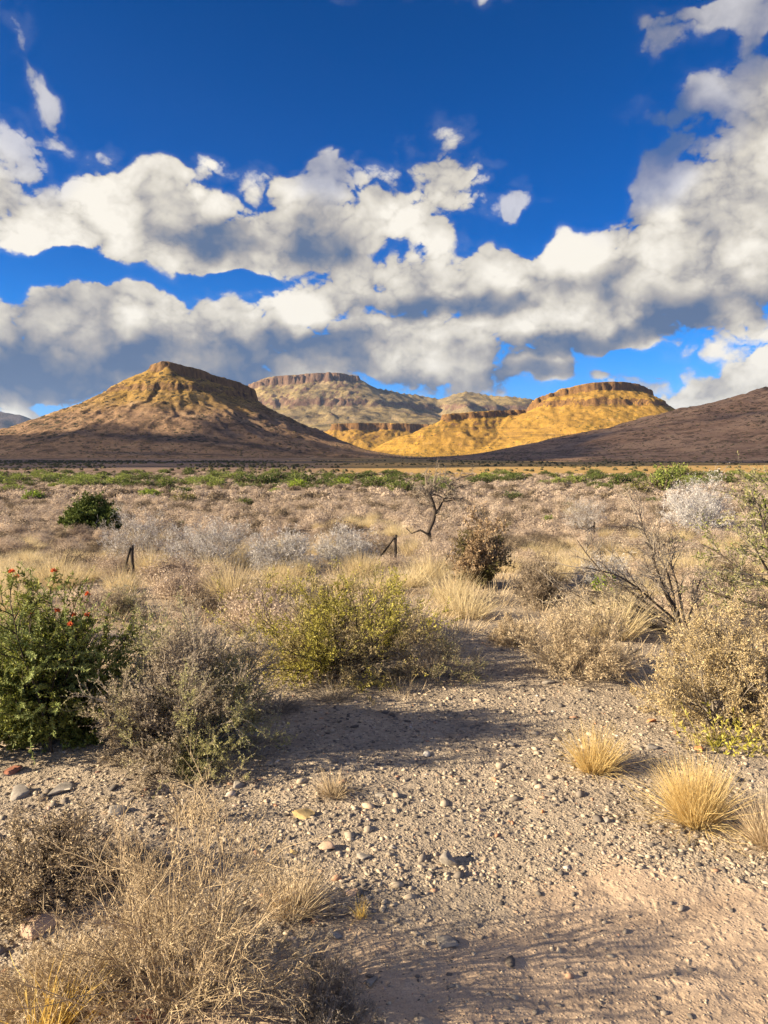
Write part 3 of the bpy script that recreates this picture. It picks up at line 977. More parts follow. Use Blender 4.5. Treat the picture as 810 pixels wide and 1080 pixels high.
g3 = grow(rng, P, Dd, rng.uniform(0.02, 0.05, len(P)), 1, 0.1)
part('stems', tubes(g0, 0.017, 0.005, 5), M_BARK, t)
part('twigs', cat(tubes(g1, 0.006, 0.0025), tubes(g2, 0.003, 0.0015), tubes(g3, 0.0016, 0.0006)), M_GREYTWIG, t)
part('seed_heads', leafy(rng, g2, 5, 0.010, 0.006, 1.0), M_DRYTWIG, t)

# 8 pale green thorn tree at the right edge
rng = np.random.default_rng(8)
loc, Y = place(850, 655)
t = thing('thorn_tree', 'pale green feathery thorn tree at the right edge behind the tan shrub', 'tree', loc)
s_ = px2m(1, Y)
D = np.array([[-0.9, -0.1, 1.0], [-1.1, 0.1, 1.1], [-0.6, 0.3, 1.5], [-0.7, 0.2, 1.2], [-0.3, 0.1, 1.4], [0.1, 0.1, 1.4], [0.5, 0, 1.2], [-1.0, 0.3, 0.65], [0.9, 0.1, 0.8], [-0.6, -0.4, 1.3]])
L = np.array([150, 165, 170, 165, 165, 160, 140, 130, 130, 165]) * s_ * 0.84
g0 = grow(rng, rng.normal(0, 0.04, (10, 3)) * [1, 1, 0], D, L, 8, 0.12, 0.02)
P, Dd, tt, idx = spawn(rng, g0, 13, 0.3, 1, 0.7)
L1 = L[idx] * 0.42 * rng.uniform(0.4, 1.1, len(P))
g1 = grow(rng, P, Dd, L1, 5, 0.16, 0.01)
P, Dd, tt, idx = spawn(rng, g1, 10, 0.15, 1, 0.7)
g2 = grow(rng, P, Dd, L1[idx] * 0.4 * rng.uniform(0.4, 1.1, len(P)), 3, 0.2, -0.03)
part('trunk', tubes(g0, 0.03, 0.008, 5), M_BARK, t)
part('twigs', cat(tubes(g1, 0.007, 0.003), tubes(g2, 0.003, 0.0013)), M_GREYTWIG, t)
part('crown', leafy(rng, g2, 9, 0.030, 0.011, 0.9), island_mat('pale_feathery_leaf', [(0.20, 0.19, 0.08), (0.34, 0.32, 0.14), (0.48, 0.44, 0.24)], 0.7, 0.3, patch=((0.15, 0.18, 0.04), (0.28, 0.30, 0.08)), pscale=1.5), t)

# 9 pale lilac-grey bush
shrub('pale_grey_shrub', 'rounded silver-grey leafless shrub below the gold grass strip on the right', 'shrub', 738, 562, 92, 66, 9, M_WHITETWIG, M_WHITETWIG, n0=60, kids=(9, 9), r=0.012, leaf=(0.06, 0.012), lk=4, up=0.05, depth=0.6)
# 10 tall brown and olive bush
shrub('olive_shrub', 'upright brown and olive shrub standing right of the bare tree', 'shrub', 508, 622, 66, 88, 10, M_BROWNTWIG, island_mat('brown_olive_leaf', [(0.18, 0.125, 0.07), (0.32, 0.22, 0.135), (0.46, 0.34, 0.21)], 0.8, 0.2, patch=((0.06, 0.06, 0.02), (0.14, 0.13, 0.04)), pscale=1.4),
      n0=44, kids=(9, 9), r=0.010, leaf=(0.035, 0.013), lk=7, up=0.25, depth=0.6)
# twiggy dark brown one
shrub('dark_twiggy_shrub', 'dark brown twiggy shrub just behind the blond shrub', 'shrub', 570, 642, 62, 64, 12, M_BROWNTWIG, M_BROWNTWIG, n0=44, kids=(9, 9), r=0.006, leaf=(0.035, 0.004), lk=4, up=0.15, depth=0.5)

# 11 bare tree in the middle
rng = np.random.default_rng(14)
loc, Y = place(461, 582)
t = thing('bare_tree', 'small leafless tree with a crooked dark trunk and grey twigs', 'tree', loc)
s_ = px2m(1, Y)
tr = np.array([[(0, 0, -0.1), (-7, 0, 10), (-9, 2, 22), (-4, 0, 34), (-2, 0, 44), (-6, 0, 56), (-10, 0, 66)]]) * s_
tr2 = np.array([[(-3, 0, 38), (4, 2, 50), (8, 0, 60), (14, 2, 72)], [(-8, 0, 18), (-18, -3, 24), (-27, 0, 20), (-33, 0, 26)]]) * s_
part('trunk', cat(tubes(tr, 0.06, 0.032, 7), tubes(tr2, 0.034, 0.012, 6)), M_BARK, t, True)
P, D, tt, idx = spawn(rng, np.concatenate([tr[:, 3:], tr2[:1]]), 12, 0.1, 1, 1.0)
L1 = rng.uniform(14, 34, len(P)) * s_
g1 = grow(rng, P, D * [1.2, 0.8, 0.5] + [0, 0, 0.3], L1, 6, 0.2, 0.02)
P, D, tt, idx = spawn(rng, g1, 8, 0.15, 1, 0.7)
g2 = grow(rng, P, D, L1[idx] * 0.42 * rng.uniform(0.4, 1.2, len(P)), 4, 0.2, 0.0)
P, D, tt, idx = spawn(rng, g2, 7, 0.1, 1, 0.8)
g3 = grow(rng, P, D, rng.uniform(2, 8, len(P)) * s_, 2, 0.2, 0.0)
part('branches', cat(tubes(g1, 0.020, 0.006, 4), tubes(g2, 0.009, 0.004)), M_BROWNTWIG, t)
part('twigs', tubes(g3, 0.005, 0.002), M_GREYTWIG, t)

# 12 dark round bush on the left
shrub('round_dark_bush', 'dark olive-green rounded bush alone on the plain at left', 'bush', 90, 561, 62, 42, 13, M_BARK, M_BUSHGREEN,
      n0=50, kids=(10, 9), r=0.015, leaf=(0.075, 0.035), lk=9, up=0.05, depth=0.5)
# white-grey bare shrubs
for i, (px, py, w, h, lab) in enumerate([
        (148, 594, 100, 74, 'tall whitish-grey leafless shrub behind the left fence post'),
        (220, 602, 130, 58, 'wide whitish-grey leafless shrub between left fence post and leaning stake'),
        (298, 604, 90, 56, 'whitish-grey leafless shrub at the leaning wooden stake'),
        (366, 598, 90, 50, 'faint whitish-grey shrub left of the middle fence post'),
        (618, 560, 50, 42, 'pale grey leafless shrub standing up beyond the right fence post'),
        (640, 622, 66, 44, 'pale grey spreading shrub left of the bare thorn shrub')]):
    shrub('pale_grey_shrub', lab, 'shrub', px, py, w, h, 20 + i, M_BROWNTWIG if i in (0, 4) else M_GREYTWIG, M_WHITETWIG, n0=46, kids=(9, 9), r=0.0055,
          leaf=(0.05, 0.004), lk=4, up=0.08, depth=0.5)
# two more mid-distance plants
shrub('grey_brown_shrub', 'grey-brown twiggy shrub at the right edge of the green flowering shrub', 'shrub', 122, 655, 70, 48, 31, M_BROWNTWIG, M_GREYOLIVE, n0=40, kids=(8, 8), leaf=(0.02, 0.005), lk=4, r=0.004, depth=0.5)
shrub('green_leafy_shrub', 'small fresh green shrub low beside the dark twiggy shrub', 'shrub', 640, 625, 34, 22, 32, M_BARK, M_BRIGHT, n0=20, kids=(7, 7), leaf=(0.04, 0.016), lk=4, depth=0.5)

# 16 foreground dead shrubs and grasses
t16, sk16, r16, W16, H16 = shrub('dead_shrub', 'big sprawling dead shrub of pale bare twigs, nearest at the bottom left', 'shrub', 180, 1085, 350, 300, 41, M_DRYTWIG, M_DRYTWIG,
      n0=76, kids=(8, 6), r=0.0034, up=0.06, wob=0.13, ang=0.65, lift=0.0, leafs=True, leaf=(0.012, 0.0022), lk=3, depth=0.35)
shrub('dead_shrub', 'smaller dead shrub with dark stems at the left edge below the green shrub', 'shrub', 40, 950, 190, 112, 42, M_BARK, M_DRYTWIG,
      n0=44, kids=(9, 8), r=0.004, up=0.05, wob=0.15, leaf=(0.012, 0.003), lk=5, depth=0.4)
shrub('dead_shrub', 'low pale dead shrub between the left-edge dead shrub and the big one', 'shrub', 128, 930, 130, 62, 46, M_DRYTWIG, M_DRYTWIG, n0=34, kids=(8, 7), r=0.003, up=0.1, leaf=(0.012, 0.002), lk=3, depth=0.3)
shrub('dead_shrub', 'thin sticks of a dead shrub in front of the grey-brown shrub', 'shrub', 200, 868, 80, 70, 43, M_DRYTWIG, M_DRYTWIG, n0=16, kids=(4, 4), r=0.004, up=0.3, leaf=(0.012, 0.003), lk=2, depth=0.2)
shrub('dead_shrub', 'low tangle of dead twigs filling the bottom left corner', 'shrub', 55, 1075, 200, 110, 45, M_DRYTWIG, M_DRYTWIG, n0=44, kids=(8, 7), r=0.003, up=0.05, wob=0.18, leaf=(0.012, 0.0022), lk=4, depth=0.4)
shrub('grey_shrub', 'tangled low grey shrub at the bottom edge, right of the big dead shrub', 'shrub', 330, 1090, 170, 92, 44, M_GREYTWIG, M_GREYTWIG, n0=46, kids=(8, 8), r=0.003, up=0.0, wob=0.2, leaf=(0.012, 0.002), lk=3, depth=0.3)
tuft('grass_tuft', 'tan dry grass clump at the right shoulder of the big dead shrub', 'grass tuft', 308, 962, 78, 66, 51, M_BLOND, 900, 0.003, spread=0.6)
tuft('grass_tuft', 'bright yellow reed-like stalks in the bottom left corner', 'grass tuft', 48, 1110, 90, 120, 52, M_GOLD, 130, 0.005, lean=(0.25, 0), spread=0.35)
tuft('grass_tuft', 'small sparse dry tuft behind the flat yellow stone', 'grass tuft', 352, 838, 44, 38, 53, M_DRYTWIG, 340, 0.003, spread=0.7)
tuft('grass_tuft', 'tiny yellow tuft alone on gravel beyond the big dead shrub', 'grass tuft', 380, 967, 20, 30, 54, M_GOLD, 60, 0.003, spread=0.5)
tuft('grass_tuft', 'upright straw-yellow tuft, the farther of the two on the gravel', 'grass tuft', 627, 812, 66, 62, 55, M_STRAW, 900, 0.0028, spread=0.5)
tuft('grass_tuft', 'dense bright straw-yellow tuft, the larger of the two on the gravel', 'grass tuft', 735, 868, 74, 82, 56, M_STRAW, 2200, 0.003, spread=0.42, lean=(-0.05, 0))
tuft('grass_tuft', 'grey-tan dry grass clump cut by the right edge of the picture', 'grass tuft', 812, 890, 70, 70, 57, M_BLOND, 900, 0.003, spread=0.6)
tuft('grass_tuft', 'grey wispy grass clump under the yellow-green shrub', 'grass tuft', 292, 748, 66, 34, 58, M_GREYTWIG, 700, 0.003, spread=0.9)
tuft('grass_tuft', 'grey wispy grass clump at the foot of the low brown shrub', 'grass tuft', 350, 738, 50, 28, 59, M_GREYTWIG, 500, 0.003, spread=0.9)
tuft('grass_tuft', 'dull tan grass mat over the pink rock at lower left', 'grass tuft', 70, 1045, 150, 60, 60, M_BLOND, 1100, 0.003, spread=0.9, base=0.7)


# ------------------------------------------------------------------ fence posts and stake
def stick(p, q, r0, r1, sides=7):
    p, q = np.array(p, float), np.array(q, float)
    t_ = np.linspace(0, 1, 6)[:, None]
    g = (p + (q - p) * t_)[None]
    g = g + np.random.default_rng(int(abs(p[0]) * 1000)).normal(0, r0 * 0.12, g.shape) * [1, 1, 0]
    V, F = tubes(g, r0, r1, sides)
    n = len(V)
    V = np.concatenate([V, [g[0, -1] + [0, 0, r1 * 0.3]]])
    cap = np.array([[n - sides + i, n - sides + (i + 1) % sides, n, n] for i in range(sides)])
    return V, [F, cap[:, :3]]


M_POST = island_mat('weathered_post', [(0.035, 0.028, 0.024), (0.06, 0.048, 0.04)], 0.9)
for (px, py, h, bx, bh, lab) in [
        (140, 612, 38, -13, 36, 'dark fence post with a brace leaning against its left side, left of the pale shrubs'),
        (417, 594, 31, -20, 28, 'weathered fence post with a long slanting brace left of the bare tree'),
        (626, 574, 24, -28, 20, 'small dark fence post on the right between pale shrubs')]:
    loc, Y = place(px, py)
    s_ = px2m(1, Y)
    t = thing('fence_post', lab, 'fence post', loc, group='braced fence posts across the plain')
    v = stick((0, 0, -0.1), (0.01, 0, h * s_), 0.030, 0.026)
    me = mesh_np('post', v[0], v[1]); link('post', me, M_POST, t)
    v = stick((bx * s_, 0.05, -0.03 if bx > -20 else 0.02), (-0.02, -0.02, bh * s_), 0.020, 0.018)
    me = mesh_np('brace', v[0], v[1]); link('brace', me, M_POST, t)
loc, Y = place(298, 598)
s_ = px2m(1, Y)
v = stick((0.0, 0, -0.05), (-8 * s_, 0.05, 25 * s_), 0.022, 0.018)
link('wooden_stake', mesh_np('wooden_stake', v[0], v[1]), M_POST, None, loc, label='thin dark wooden stake leaning left among whitish shrubs', category='stake')
# ------------------------------------------------------------------ low shrubs over the whole plain
CLEAR_PX = [(-500, 838), (60, 822), (118, 812), (280, 800), (292, 760), (300, 742), (420, 736), (500, 700), (505, 668), (545, 655), (572, 676),
            (566, 715), (690, 728), (705, 772), (860, 805), (1300, 820)]
CLEAR = np.array([ground_at(px, py)[:2] for px, py in CLEAR_PX] + [(6.0, -3.0), (-6.0, -3.0)])


def inside(poly, x, y):
    x = np.asarray(x); y = np.asarray(y)
    c = np.zeros(x.shape, bool)
    n = len(poly)
    for i in range(n):
        x1, y1 = poly[i]; x2, y2 = poly[(i + 1) % n]
        hit = ((y1 > y) != (y2 > y)) & (x < (x2 - x1) * (y - y1) / (y2 - y1 + 1e-12) + x1)
        c ^= hit
    return c


def fuzzy(rng, n, H, W, w, seg=3, flat=0.15, droop=0.0, sub=0, flakes=0, fl=0.02, core=0):
    """a low mound of fine twigs"""
    D = dome_dirs(rng, n, flat)
    P0 = np.stack([rng.normal(0, W * 0.22, n), rng.normal(0, W * 0.22, n), np.zeros(n)], -1)
    lump = 0.8 + 0.35 * np.sin(3 * np.arctan2(D[:, 1], D[:, 0]) + rng.uniform(0, 6)) * (1 - D[:, 2])
    L = rng.uniform(0.55, 1.05, n) * lump
    tgt = D * np.array([W, W, H]) * L[:, None]
    g = grow(rng, P0, tgt, np.linalg.norm(tgt, axis=1), seg, 0.16, droop)
    vf = [ribbons(rng, clear(g), w, w * 0.3)]
    if sub:
        P, Dd, t, idx = spawn(rng, g, sub, 0.45, 1.0, 0.6)
        g2 = grow(rng, P, Dd, np.linalg.norm(tgt, axis=1)[idx] * rng.uniform(0.12, 0.3, len(P)), 2, 0.2)
        vf.append(ribbons(rng, clear(g2), w * 0.7, w * 0.2))
    if flakes:
        Df = dome_dirs(rng, flakes, 0.0)
        lumpf = 0.8 + 0.2 * np.sin(3 * np.arctan2(Df[:, 1], Df[:, 0]) + 1.0)
        Pf = Df * np.array([W, W, H]) * (rng.uniform(0.45, 0.95, flakes) * lumpf)[:, None]
        # small leaves lying in the skin of the mound, so that it takes light and shade as a whole
        nrm = unit(Df + rng.normal(0, 0.45, Df.shape))
        tg = unit(np.cross(nrm, rng.normal(0, 1, Df.shape)))
        sd = np.cross(nrm, tg)
        hf = fl * rng.uniform(0.35, 0.65, (flakes, 1))
        Vf = np.stack([Pf - tg * hf, Pf + sd * hf * 0.5, Pf + tg * hf, Pf - sd * hf * 0.5], 1).reshape(-1, 3)
        Vf[:, 2] = np.maximum(Vf[:, 2], 0)
        vf.append((Vf, np.arange(flakes * 4).reshape(flakes, 4)))
    if core:
        a_ = np.linspace(0, 2 * np.pi, 13)[:-1]
        e_ = np.array([-0.15, 0.15, 0.5, 0.9, 1.25, 1.5])
        A_, E_ = np.meshgrid(a_, e_)
        k_ = core * (0.85 + 0.15 * np.sin(3 * A_ + 1.0) + rng.normal(0, 0.07, A_.shape))
        Vc = np.stack([np.cos(A_) * np.cos(E_) * W * k_, np.sin(A_) * np.cos(E_) * W * k_, np.sin(E_) * H * k_], -1).reshape(-1, 3)
        vf.append((Vc, grid_faces(6, 12, True)))
    return cat(*vf)


M_SCRUBDARK = island_mat('brown_scrub', [(0.10, 0.075, 0.055), (0.20, 0.155, 0.11), (0.30, 0.24, 0.17)], 0.9, 0.2, drift=0.5)
# prototypes (meshes only, shared by all copies)
PR_NEAR = []
for i in range(6):
    rg = np.random.default_rng(200 + i)
    PR_NEAR.append(mesh_np('dry_mound', *fuzzy(rg, 520, 0.42, 0.50, 0.006, sub=4, flakes=3200, fl=0.030, core=0.5)))
PR_GRASS = []
for i in range(5):
    rg = np.random.default_rng(230 + i)
    PR_GRASS.append(mesh_np('grass_blades', *tuft_vf(rg, 700, 0.46, 0.34, 0.006, droop=-0.10, spread=0.75, base=0.5)))
PR_GREEN = []
for i in range(4):
    rg = np.random.default_rng(260 + i)
    v = fuzzy(rg, 500, 0.8, 0.85, 0.03, sub=3, flat=0.0)
    g = grow(rg, np.zeros((260, 3)), dome_dirs(rg, 260, 0.0) * [0.9, 0.9, 0.8], rg.uniform(0.5, 0.95, 260), 3, 0.2)
    l = leafy(rg, clear(g), 14, 0.09, 0.05, 1.0, 0.35)
    l[0][:, 2] = np.maximum(l[0][:, 2], 0)
    PR_GREEN.append((mesh_np('bush_stems', *v), mesh_np('bush_leaves', *l)))
for me in PR_NEAR:
    me.materials.append(M_PINKTWIG)
for me in PR_GRASS:
    me.materials.append(M_PALESTRAW)

rng = np.random.default_rng(77)
# scatter over the field of view (and some way to each side)
pts = []
Yr = np.exp(rng.uniform(math.log(6.5), math.log(175), 60000))
# even density per area: accept by y^2 weighting
acc = rng.uniform(0, 1, len(Yr)) < (Yr / 175) ** 2 * 6 + 0.012
Yr = Yr[acc]
Xr = rng.uniform(-0.75, 0.75, len(Yr)) * Yr
XY = np.stack([Xr, Yr], -1)


def thin(XY, rmin):
    """drop points closer than rmin to an earlier one"""
    cell = {}
    keep = []
    for i, (x, y) in enumerate(XY):
        r = rmin * (1.0 if y < 60 else 1.35)
        k = (int(x // r), int(y // r))
        ok = True
        for a in (-1, 0, 1):
            for b in (-1, 0, 1):
                for j in cell.get((k[0] + a, k[1] + b), ()):
                    if (XY[j][0] - x) ** 2 + (XY[j][1] - y) ** 2 < r * r:
                        ok = False
        if ok:
            cell.setdefault(k, []).append(i)
            keep.append(i)
    return XY[keep]


heroes = [(o.location.x, o.location.y) for o in bpy.data.objects if o.type == 'EMPTY' and o.parent is None and 'category' in o]
Xn = rng.uniform(-0.72, 0.72, 5200); Yn = np.sqrt(rng.uniform(6.5 ** 2, 48 ** 2, 5200)); Xn = Xn * Yn
A = thin(np.stack([Xn, Yn], -1), 0.62)
A = A[~inside(CLEAR, A[:, 0], A[:, 1])]
hx = np.array(heroes)
dd = np.sqrt(((A[:, None] - hx[None]) ** 2).sum(-1)).min(1)
A = A[dd > 0.55]
A = A[np.argsort(A[:, 1])]
# straw-coloured grass grows in drifts among the shrubs, mostly in the nearer belt
drift = fbm(A[:, 0] / 2.6, A[:, 1] / 3.5, 3, 400) + 0.40 - 0.028 * A[:, 1]
is_g = drift > 0.02
G_, S_ = A[is_g], A[~is_g]
S_near, S_far = S_[:290], S_[290:]
G_near, G_far = G_[:230], G_[230:]
for i, (x, y) in enumerate(S_near):
    brown = rng.uniform() < 0.28
    o = bpy.data.objects.new('low_shrub', PR_NEAR[i % 6])
    COL.objects.link(o)
    s = rng.uniform(0.6, 1.35) * (1.0 if y > 9 else 0.8)
    o.location = (x, y, float(zg(x, y)) - 0.02)
    o.rotation_euler = (0, 0, rng.uniform(0, 6.28))
    o.scale = (s, s, s * rng.uniform(0.75, 1.2))
    if brown:
        o.material_slots[0].link = 'OBJECT'
        o.material_slots[0].material = M_SCRUBDARK
    o['label'] = 'low dark brown dry shrub, one of the darker small mounds on the nearer plain' if brown else 'low pinkish-tan dry shrub, one of the many small mounds covering the nearer plain'
    o['category'] = 'shrub'
    o['group'] = 'dark brown low shrubs over the nearer plain' if brown else 'small dry shrubs over the nearer plain'
for i, (x, y) in enumerate(G_near):
    o = bpy.data.objects.new('straw_tuft', PR_GRASS[i % 5])
    COL.objects.link(o)
    s = rng.uniform(0.6, 1.15)
    o.location = (x, y, float(zg(x, y)) - 0.01)
    o.rotation_euler = (0, 0, rng.uniform(0, 6.28))
    o.scale = (s, s, s * rng.uniform(0.8, 1.2))
    o['label'] = 'straw-coloured dry grass clump, one of many among the low shrubs behind the clearing'
    o['category'] = 'grass tuft'
    o['group'] = 'straw-coloured clumps behind the clearing'


def batch(vfs, pos, rngb, smin, smax):
    """many copies of small meshes joined into one mesh"""
    V, F, o = [], [], 0
    for i, (x, y, z) in enumerate(pos):
        v, f = vfs[i % len(vfs)]
        s = rngb.uniform(smin, smax)
        a = rngb.uniform(0, 6.28)
        c, n = math.cos(a), math.sin(a)
        M = np.array([[c, -n, 0], [n, c, 0], [0, 0, rngb.uniform(0.8, 1.2)]]) * s
        V.append(v @ M.T + (x, y, z)); F.append(f + o); o += len(v)
    return mesh_np('batch', np.concatenate(V), np.concatenate(F))


def zpos(A, dz=-0.03):
    return np.column_stack([A, zg(A[:, 0], A[:, 1]) + dz])


lod1 = [fuzzy(np.random.default_rng(300 + i), 150, 0.46, 0.55, 0.010, seg=2, flat=0.05, flakes=760, fl=0.055, core=0.35) for i in range(6)]
lod2 = [fuzzy(np.random.default_rng(310 + i), 60, 0.44, 0.60, 0.02, seg=2, flat=0.05, flakes=330, fl=0.10) for i in range(6)]
# sparse ground cover between the shrubs near the viewer
dk = rng.uniform(0, 1, len(S_far)) < 0.3
link('shrubland', batch(lod1, zpos(S_far[~dk]), rng, 0.6, 1.35), M_PINKTWIG, kind='stuff', label='low pinkish-tan scrub covering the plain', category='scrub')
link('shrubland', batch(lod1, zpos(S_far[dk]), rng, 0.6, 1.35), M_SCRUBDARK, kind='stuff', label='low brown scrub between the pinkish-tan shrubs', category='scrub')
if len(G_far):
    lg = [tuft_vf(np.random.default_rng(330 + i), 130, 0.46, 0.36, 0.02, droop=-0.1, spread=0.75, base=0.5) for i in range(5)]
    link('dry_grass', batch(lg, zpos(G_far), rng, 0.6, 1.1), M_PALESTRAW, kind='stuff', label='straw-coloured dry grass among the scrub', category='grass')
Xf = rng.uniform(-0.66, 0.66, 14000); Yf = np.sqrt(rng.uniform(46 ** 2, 190 ** 2, 14000)); Xf = Xf * Yf
B = np.stack([Xf, Yf], -1)
B = thin(B, 1.15)
B = B[fbm(B[:, 0] / 9, B[:, 1] / 16, 3, 500) > -0.35]
dk = rng.uniform(0, 1, len(B)) < 0.32
link('shrubland', batch(lod2, zpos(B[~dk]), rng, 0.8, 1.6), M_PINKTWIG, kind='stuff', label='far low pale scrub on the plain before the hills', category='scrub')
link('shrubland', batch(lod2, zpos(B[dk]), rng, 0.8, 1.7), M_SCRUBDARK, kind='stuff', label='far low brown scrub on the plain before the hills', category='scrub')

# scrub running on to the feet of the hills and up their slopes
lod3 = [fuzzy(np.random.default_rng(320 + i), 10, 0.9, 1.0, 0.05, seg=2, flat=0.05, flakes=46, fl=0.5, core=0.7) for i in range(5)]
Xf = rng.uniform(-0.62, 0.62, 5200); Yf = np.sqrt(rng.uniform(175 ** 2, 620 ** 2, 5200)); Xf = Xf * Yf
Cc = np.stack([Xf, Yf], -1)
Cc = Cc[(fbm(Xf / 40, Yf / 90, 3, 520) > -0.15) & ((Xf / Yf < -0.05) | (rng.uniform(0, 1, len(Xf)) < 0.35))]
SCR2 = island_mat('hill_scrub', [(0.06, 0.055, 0.03), (0.11, 0.10, 0.05), (0.19, 0.155, 0.09)], 0.9, 0.1, drift=0.4)
link('shrubland', batch(lod3, zpos(Cc), rng, 0.5, 1.3), SCR2, kind='stuff', label='dark scrub scattered over the apron before the hills', category='scrub')
for hi, (cnt, s0, s1, zmax) in {0: (2600, 1.0, 2.3, 150), 1: (1200, 1.4, 3.0, 130), 2: (3600, 0.5, 1.5, 200)}.items():
    HV = HILL_V[hi]
    front = HV[(HV[:, 2] > -3.0) & (HV[:, 2] < zmax) & (np.abs(HV[:, 0] / HV[:, 1]) < 0.62)]
    clump = fbm(front[:, 0] / 45, front[:, 1] / 70, 4, 530 + hi) + 0.25 * rng.normal(0, 1, len(front))
    front = front[clump > 0.12]
    pick = front[rng.choice(len(front), min(cnt, len(front)), replace=False)]
    link('hillside_scrub', batch(lod3, pick - [0, 0, 0.3], rng, s0, s1), SCR2, kind='stuff', label=['dark scrub dotted over the pointed hill', 'dark scrub dotted over the golden butte', 'dark scrub dotted over the shaded slope at right'][hi], category='scrub')

# fine litter of dry grass on open soil between shrubs
nl = 2600
Xl = rng.uniform(-0.75, 0.75, nl); Yl = np.sqrt(rng.uniform(5.0 ** 2, 24 ** 2, nl)); Xl = Xl * Yl
Lp = np.stack([Xl, Yl], -1)
Lp = Lp[~inside(CLEAR, Lp[:, 0], Lp[:, 1])]
ls = [tuft_vf(np.random.default_rng(350 + i), 60, 0.22, 0.22, 0.006, droop=-0.1, spread=1.0, base=0.9) for i in range(5)]
link('dry_grass', batch(ls, zpos(Lp, -0.01), rng, 0.5, 1.3), M_BLOND, kind='stuff', label='short dry grass between the shrubs', category='grass')


# ------------------------------------------------------------------ green bushes along the far edge of the plain
def green_bush(x, y, s, mat, lab, cat_='bush', group=None, i=0, flat=1.0):
    t = thing('green_bush', lab, cat_, (x, y, float(zg(x, y)) - 0.05), rng.uniform(0, 6.28), group, (s, s, s * flat))
    st, lf = PR_GREEN[i % 4]
    a = bpy.data.objects.new('stems', st); b = bpy.data.objects.new('foliage', lf)
    for o, m_ in ((a, M_BROWNTWIG), (b, mat)):
        COL.objects.link(o)
        o.parent = t
        if not o.data.materials:
            o.data.materials.append(m_)
        o.material_slots[0].link = 'OBJECT'
        o.material_slots[0].material = m_
    return t


M_BELT = island_mat('belt_green_leaf', [(0.12, 0.15, 0.04), (0.22, 0.27, 0.06), (0.34, 0.38, 0.10)], 0.6, 0.3, objvar=0.5)
SPEC = [  # px, py, width px, colour, label
    (36, 526, 26, 'b', 'bright yellow-green bush at the left edge of the far plain'),
    (158, 524, 28, 'b', 'bright yellow-green low bush above the round dark bush'),
    (195, 531, 34, 'o', 'olive bush right of the bright yellow-green bush'),
    (258, 532, 22, 'g', 'brown-green bush on the plain left of centre'),
    (313, 514, 24, 'b', 'fresh green bush on the far plain left of the bare tree'),
    (362, 512, 26, 'b', 'fresh green bush beside a dark one on the far plain'),
    (395, 514, 30, 'g', 'dark green bush left of the bare tree on the far plain'),
    (540, 527, 26, 'g', 'dark green round bush right of the bare tree'),
    (578, 548, 15, 'b', 'small vivid yellow-green bush alone on the plain'),
    (598, 534, 16, 'g', 'small dark bush above the vivid yellow-green one'),
    (621, 536, 15, 'o', 'small olive bush left of the right fence post'),
    (672, 520, 34, 'o', 'olive-green bush left of the silver-grey shrub'),
    (700, 517, 40, 'G', 'tall fresh green bush rising against the gold grass strip'),
    (716, 506, 30, 'B', 'feathery bright green bush beside the silver-grey shrub'),
    (120, 537, 14, 'o', 'small brown-olive bush right of the round dark bush'),
    (190, 552, 12, 'g', 'small dark bush behind the whitish shrubs'),
    (247, 556, 18, 'o', 'olive brown bush beyond the whitish shrubs'),
    (690, 531, 22, 'g', 'dark bush low at the foot of the tall fresh green bush'),
]
for i, (px, py, w, c, lab) in enumerate(SPEC):
    x, y, z = ground_at(px, py)
    s = px2m(w, y) / 1.7
    mat = {'b': M_BRIGHT, 'B': M_BELT, 'g': M_BUSHGREEN, 'G': M_BELT, 'o': M_OLIVE}[c]
    green_bush(x, y, s, mat, lab, i=i, flat=1.35 if c in 'GB' else 0.8)
# the long green belt: individuals
n = 0
for k in range(3000):
    px = rng.uniform(-60, 870)
    left = px < 470
    py = rng.uniform(499, 515 if left else 510) + (rng.uniform(0, 7) if rng.uniform() < 0.25 else 0)
    dens_ = 1.0 if left else (0.45 if px < 600 else 0.75)
    if 430 < px < 520:
        dens_ = 0.35
    if rng.uniform() > dens_ * 0.35:
        continue
    x, y, z = ground_at(px, py)
    s = rng.uniform(0.8, 1.7) * (1.0 if y < 90 else 1.5)
    bright = vnoise(px / 40.0, py / 5.0, 600) + (0.15 if px < 130 else 0) > 0.56
    green_bush(x, y, s, M_BELT if bright else M_BUSHGREEN,
               'fresh green bush in the long belt of bushes before the hills' if bright else 'dark green bush in the long belt of bushes before the hills',
               group='fresh green bushes of the belt' if bright else 'dark green bushes of the belt', i=k, flat=rng.uniform(0.55, 0.9))
    n += 1
    if n >= 300:
        break


# ------------------------------------------------------------------ stones
def rock_vf(rg, size, flat=0.6, sub=2, jag=0.28):
    import bmesh
    bm = bmesh.new()
    bmesh.ops.create_icosphere(bm, subdivisions=sub, radius=1.0)
    V = np.array([v.co[:] for v in bm.verts])
    F = np.array([[v.index for v in f.verts] for f in bm.faces])
    bm.free()
    # chop with random planes, then roughen
    if sub == 1:
        V = V * rg.uniform(0.6, 1.25, (len(V), 1))
    for _ in range(13 if sub > 1 else 5):
        nn = unit(rg.normal(0, 1, 3)); d = rg.uniform(0.32, 0.68) if sub > 1 else rg.uniform(0.5, 0.8)
        s = V @ nn - d
        V = V - np.where(s > 0, s, 0)[:, None] * nn
    V = V * (1 + jag * 0.15 * fbm(V[:, 0] * 2.3 + 9 * V[:, 2], V[:, 1] * 2.3, 3, int(rg.integers(1e4)))[:, None])
    V = V * np.asarray(size) * np.array([1, 1, flat])
    return V, F


